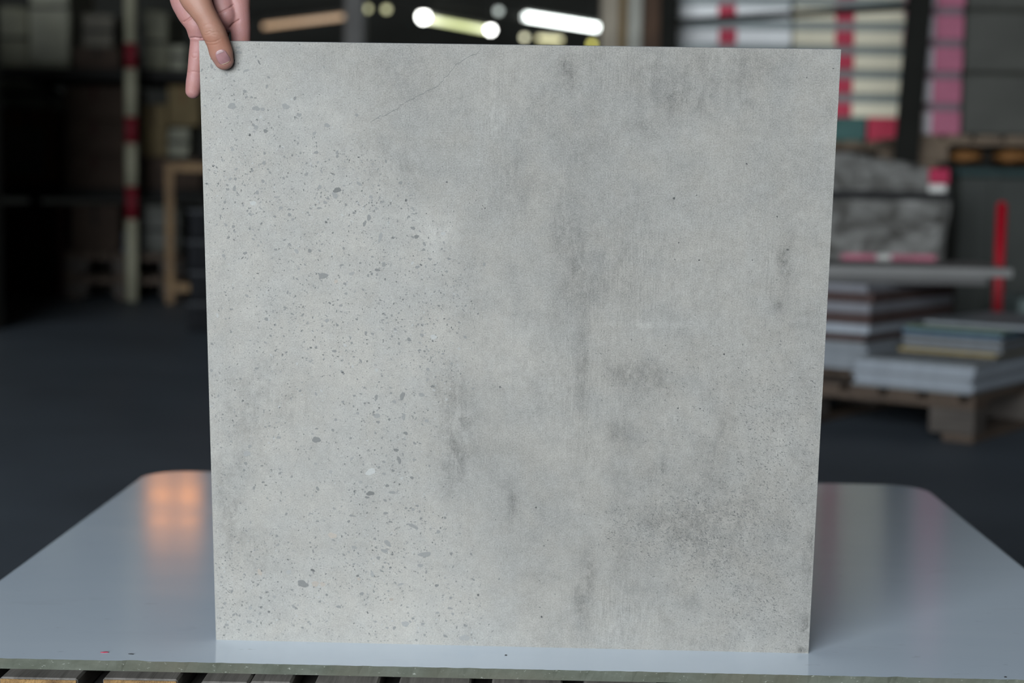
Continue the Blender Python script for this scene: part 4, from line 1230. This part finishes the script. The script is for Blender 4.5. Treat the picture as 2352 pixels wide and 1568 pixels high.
bundle('film_bundle', 'broad olive film bundle on the top shelf of the rack', -3.49, -3.275, RY0 + .03, .6, S2, 1.52, 'd_olive', 7)
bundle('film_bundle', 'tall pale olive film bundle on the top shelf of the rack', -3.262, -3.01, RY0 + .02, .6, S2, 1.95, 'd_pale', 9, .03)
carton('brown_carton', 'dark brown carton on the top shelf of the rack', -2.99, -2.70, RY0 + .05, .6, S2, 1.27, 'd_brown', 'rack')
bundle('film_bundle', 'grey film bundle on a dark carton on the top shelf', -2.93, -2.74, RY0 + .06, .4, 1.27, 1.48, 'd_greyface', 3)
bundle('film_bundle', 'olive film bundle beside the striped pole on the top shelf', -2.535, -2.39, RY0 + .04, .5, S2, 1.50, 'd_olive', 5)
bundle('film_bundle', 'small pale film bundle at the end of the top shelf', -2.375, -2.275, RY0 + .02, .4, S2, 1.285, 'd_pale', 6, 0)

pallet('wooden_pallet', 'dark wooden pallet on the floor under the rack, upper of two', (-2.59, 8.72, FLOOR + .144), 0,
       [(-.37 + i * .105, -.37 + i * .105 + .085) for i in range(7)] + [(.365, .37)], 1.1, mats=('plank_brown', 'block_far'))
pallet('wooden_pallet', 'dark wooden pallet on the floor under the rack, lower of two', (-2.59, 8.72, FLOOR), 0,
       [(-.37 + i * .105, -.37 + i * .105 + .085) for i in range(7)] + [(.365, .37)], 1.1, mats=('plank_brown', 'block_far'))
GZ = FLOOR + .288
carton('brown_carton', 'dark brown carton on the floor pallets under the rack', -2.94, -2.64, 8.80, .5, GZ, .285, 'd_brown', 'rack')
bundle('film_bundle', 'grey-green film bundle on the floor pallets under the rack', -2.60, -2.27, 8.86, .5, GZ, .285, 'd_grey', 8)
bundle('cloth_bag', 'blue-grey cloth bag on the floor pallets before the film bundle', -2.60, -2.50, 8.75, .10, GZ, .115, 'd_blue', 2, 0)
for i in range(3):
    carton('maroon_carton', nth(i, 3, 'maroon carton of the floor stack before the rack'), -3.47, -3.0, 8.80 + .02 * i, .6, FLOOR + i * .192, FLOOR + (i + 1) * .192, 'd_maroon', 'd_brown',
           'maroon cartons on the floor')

sp = thing('striped_pole', 'tall pole painted cream with red bands before the rack', 'pole', (-2.515, 8.62, FLOOR))
for z0, z1, mt in ((0, .50, 'cream_paint'), (.50, .70, 'red_dull'), (.70, .96, 'cream_paint'), (.96, 1.12, 'red_dull'), (1.12, 1.41, 'cream_paint'),
                   (1.41, 1.56, 'red_dull'), (1.56, 3.4, 'cream_paint')):
    obj('red_band' if 'red' in mt else 'cream_band', cyl_mesh(.038, .038, z1 - z0, M[mt]), None, sp, (0, 0, z0))
M['frame_wood'] = wood('stand_wood_orange', (.26, .16, .07), (.12, .07, .035), 'Z')
ws = thing('wooden_stand', 'orange wooden stand beside the black crates', 'stand', (-2.21, 8.45, FLOOR))
for x in (-.03, .34):
    beam('post', ws, (x, 0, 0), (x, 0, .80), .05, .05, M['frame_wood'])
for zz in (.10, .82):
    beam('rail', ws, (-.06, 0, zz), (.37, 0, zz), .05, .04, M['frame_wood'])

M['crate_black'] = plain('crate_black_plastic', (.006, .0065, .008), .6, .3, 8, spec=.06)
M['crate_lip'] = plain('crate_grey_lip', (.022, .023, .026), .6, .3, 8, spec=.2)
bc = thing('plastic_crate', 'black plastic crate in the stack beside the wooden stand', 'crate', group='black plastic crates')
part('floor_tray', bc, (0, 0, 0), (.46, .40, .012), M['crate_black'], .003)
for a, b in (((0, 0, .012), (.46, .014, .145)), ((0, .386, .012), (.46, .40, .145)), ((0, .014, .012), (.014, .386, .145)), ((.446, .014, .012), (.46, .386, .145))):
    part('side_wall', bc, a, b, M['crate_black'], .003)
for x in (.05, .16, .27, .38):
    part('rib', bc, (x, -.008, .015), (x + .02, .004, .14), M['crate_black'], .002)
part('lip', bc, (-.008, -.012, .132), (.468, .002, .150), M['crate_lip'], .002)
for i in range(4):
    c_ = bc if i == 0 else copy_tree(bc)
    c_['label'] = nth(i, 4, 'black plastic crate in the stack beside the wooden stand')
    c_.location = (-1.745 + .008 * (i % 2), 6.62, FLOOR + i * .152)

# ------------------------------------------------------------------ far end: pillar, rafters and lamps
struct(part('pillar', None, (-1.874, 14.0, FLOOR), (-1.689, 14.2, CEIL), M['steel_grey'], .01))
struct(part('pillar', None, (-4.0, 19.0, FLOOR), (-3.86, 19.15, CEIL), M['roof'], .01))
t1 = struct(obj('trim_1', None))
beam('rafter', t1, (-6.5, 22.12, 2.42), (-2.35, 22.12, 3.00), .10, .14, M['roof'])
beam('rafter', t1, (-2.35, 22.12, 3.00), (3.5, 22.12, 2.30), .10, .14, M['roof'])
M['housing'] = plain('lamp_housing_grey', (.10, .10, .095), .6)


def tube_lamp(label, p, q, r, mat):
    t = thing('tube_lamp', label, 'lamp', (0, 0, 0))
    p, q = Vector(p), Vector(q)
    d = q - p
    o = obj('tube', cyl_mesh(r, r, d.length, mat, 12), None, t, p)
    o.rotation_mode = 'QUATERNION'
    o.rotation_quaternion = d.to_track_quat('Z', 'Y')
    beam('housing', t, p + Vector((0, .06, .05)), q + Vector((0, .06, .05)), .08, .06, M['housing'])
    return t


def bulb_lamp(label, p, r, mat, group=None):
    t = thing('bulb_lamp', label, 'lamp', p, 0, group)
    bm = bmesh.new()
    bmesh.ops.create_uvsphere(bm, u_segments=16, v_segments=10, radius=r)
    obj('bulb', bm_mesh(bm, 'bulb', True), mat, t)
    obj('shade', cyl_mesh(r * 1.25, r * .5, r * 1.1, M['housing']), None, t, (0, .02, r * .7))
    obj('rod', cyl_mesh(.012, .012, .5, M['housing'], 8), None, t, (0, .02, r * 1.7))
    return t


E_ = [0.38, 1.0, 5.0, 1.0, 9, 1.0, 0.9, 1.6, 1.6, 4.6]
tube_lamp('dim amber tube lamp far behind the hand', (-3.97, 22, 2.565), (-2.85, 22, 2.715), .035, glow('amber_tube', (1.0, .60, .32), E_[0]))
tube_lamp('long yellow-green tube lamp between two white bulbs', (-1.72, 22, 2.700), (-.84, 22, 2.555), .035, glow('green_tube', (.80, .88, .38), E_[1]))
tube_lamp('long bright white tube lamp beside the upright boards', (-.34, 22, 2.755), (.70, 22, 2.610), .045, glow('white_tube', (.88, 1.0, .93), E_[2]))
tube_lamp('short faint yellow tube lamp below the bright white tube', (-.14, 22, 2.454), (.20, 22, 2.436), .028, glow('yellow_tube', (.9, .85, .42), E_[3]))
wb = glow('white_bulb', (.98, 1.0, .90), E_[4])
bulb_lamp('bright white bulb at the upper end of the yellow-green tube', (-1.72, 21.82, 2.708), .075, wb)
bulb_lamp('bright white bulb at the lower end of the yellow-green tube', (-.79, 21.82, 2.545), .055, wb)
ob = glow('olive_bulb', (.75, .75, .40), E_[5])
bulb_lamp('dim olive bulb close against the grey pillar at the far end', (-2.52, 22, 2.83), .045, ob, 'dim olive bulbs')
bulb_lamp('dim olive bulb second away from the grey pillar', (-2.25, 22, 2.825), .045, ob, 'dim olive bulbs')
bulb_lamp('faint grey bulb between the green and the white tube lamps', (-.69, 22, 2.823), .045, glow('grey_bulb', (.75, .85, .80), E_[6]))
bulb_lamp('small pale yellow bulb below the bright white tube', (-.32, 21.8, 2.448), .04, glow('pale_bulb', (.9, .88, .6), E_[7]))
bulb_lamp('small yellow-green bulb low beside the upright boards', (.62, 22.10, 2.392), .04, glow('lime_bulb', (.85, .80, .12), E_[8]))

hb = thing('globe_lamp_offscreen', 'warm orange globe lamp hanging high over the dark bay', 'lamp', (-3.37, 13, 2.44), 0, 'warm globe lamps')
bm = bmesh.new()
bmesh.ops.create_uvsphere(bm, u_segments=24, v_segments=14, radius=.115)
obj('globe_offscreen', bm_mesh(bm, 'globe', True), glow('warm_globe', (1.0, .31, .03), E_[9]), hb)
obj('cap', cyl_mesh(.06, .03, .06, M['housing']), None, hb, (0, 0, .10))
obj('rod', cyl_mesh(.012, .012, CEIL - 2.44 - .15, M['housing'], 8), None, hb, (0, 0, .15))
h2 = copy_tree(hb)
h2.name = 'second_globe_lamp_offscreen'
h2.children[0].name = 'second_globe_offscreen'
h2['label'] = 'warm orange globe lamp nearer the middle of the hall'
h2.location = (-3.11, 13, 2.42)
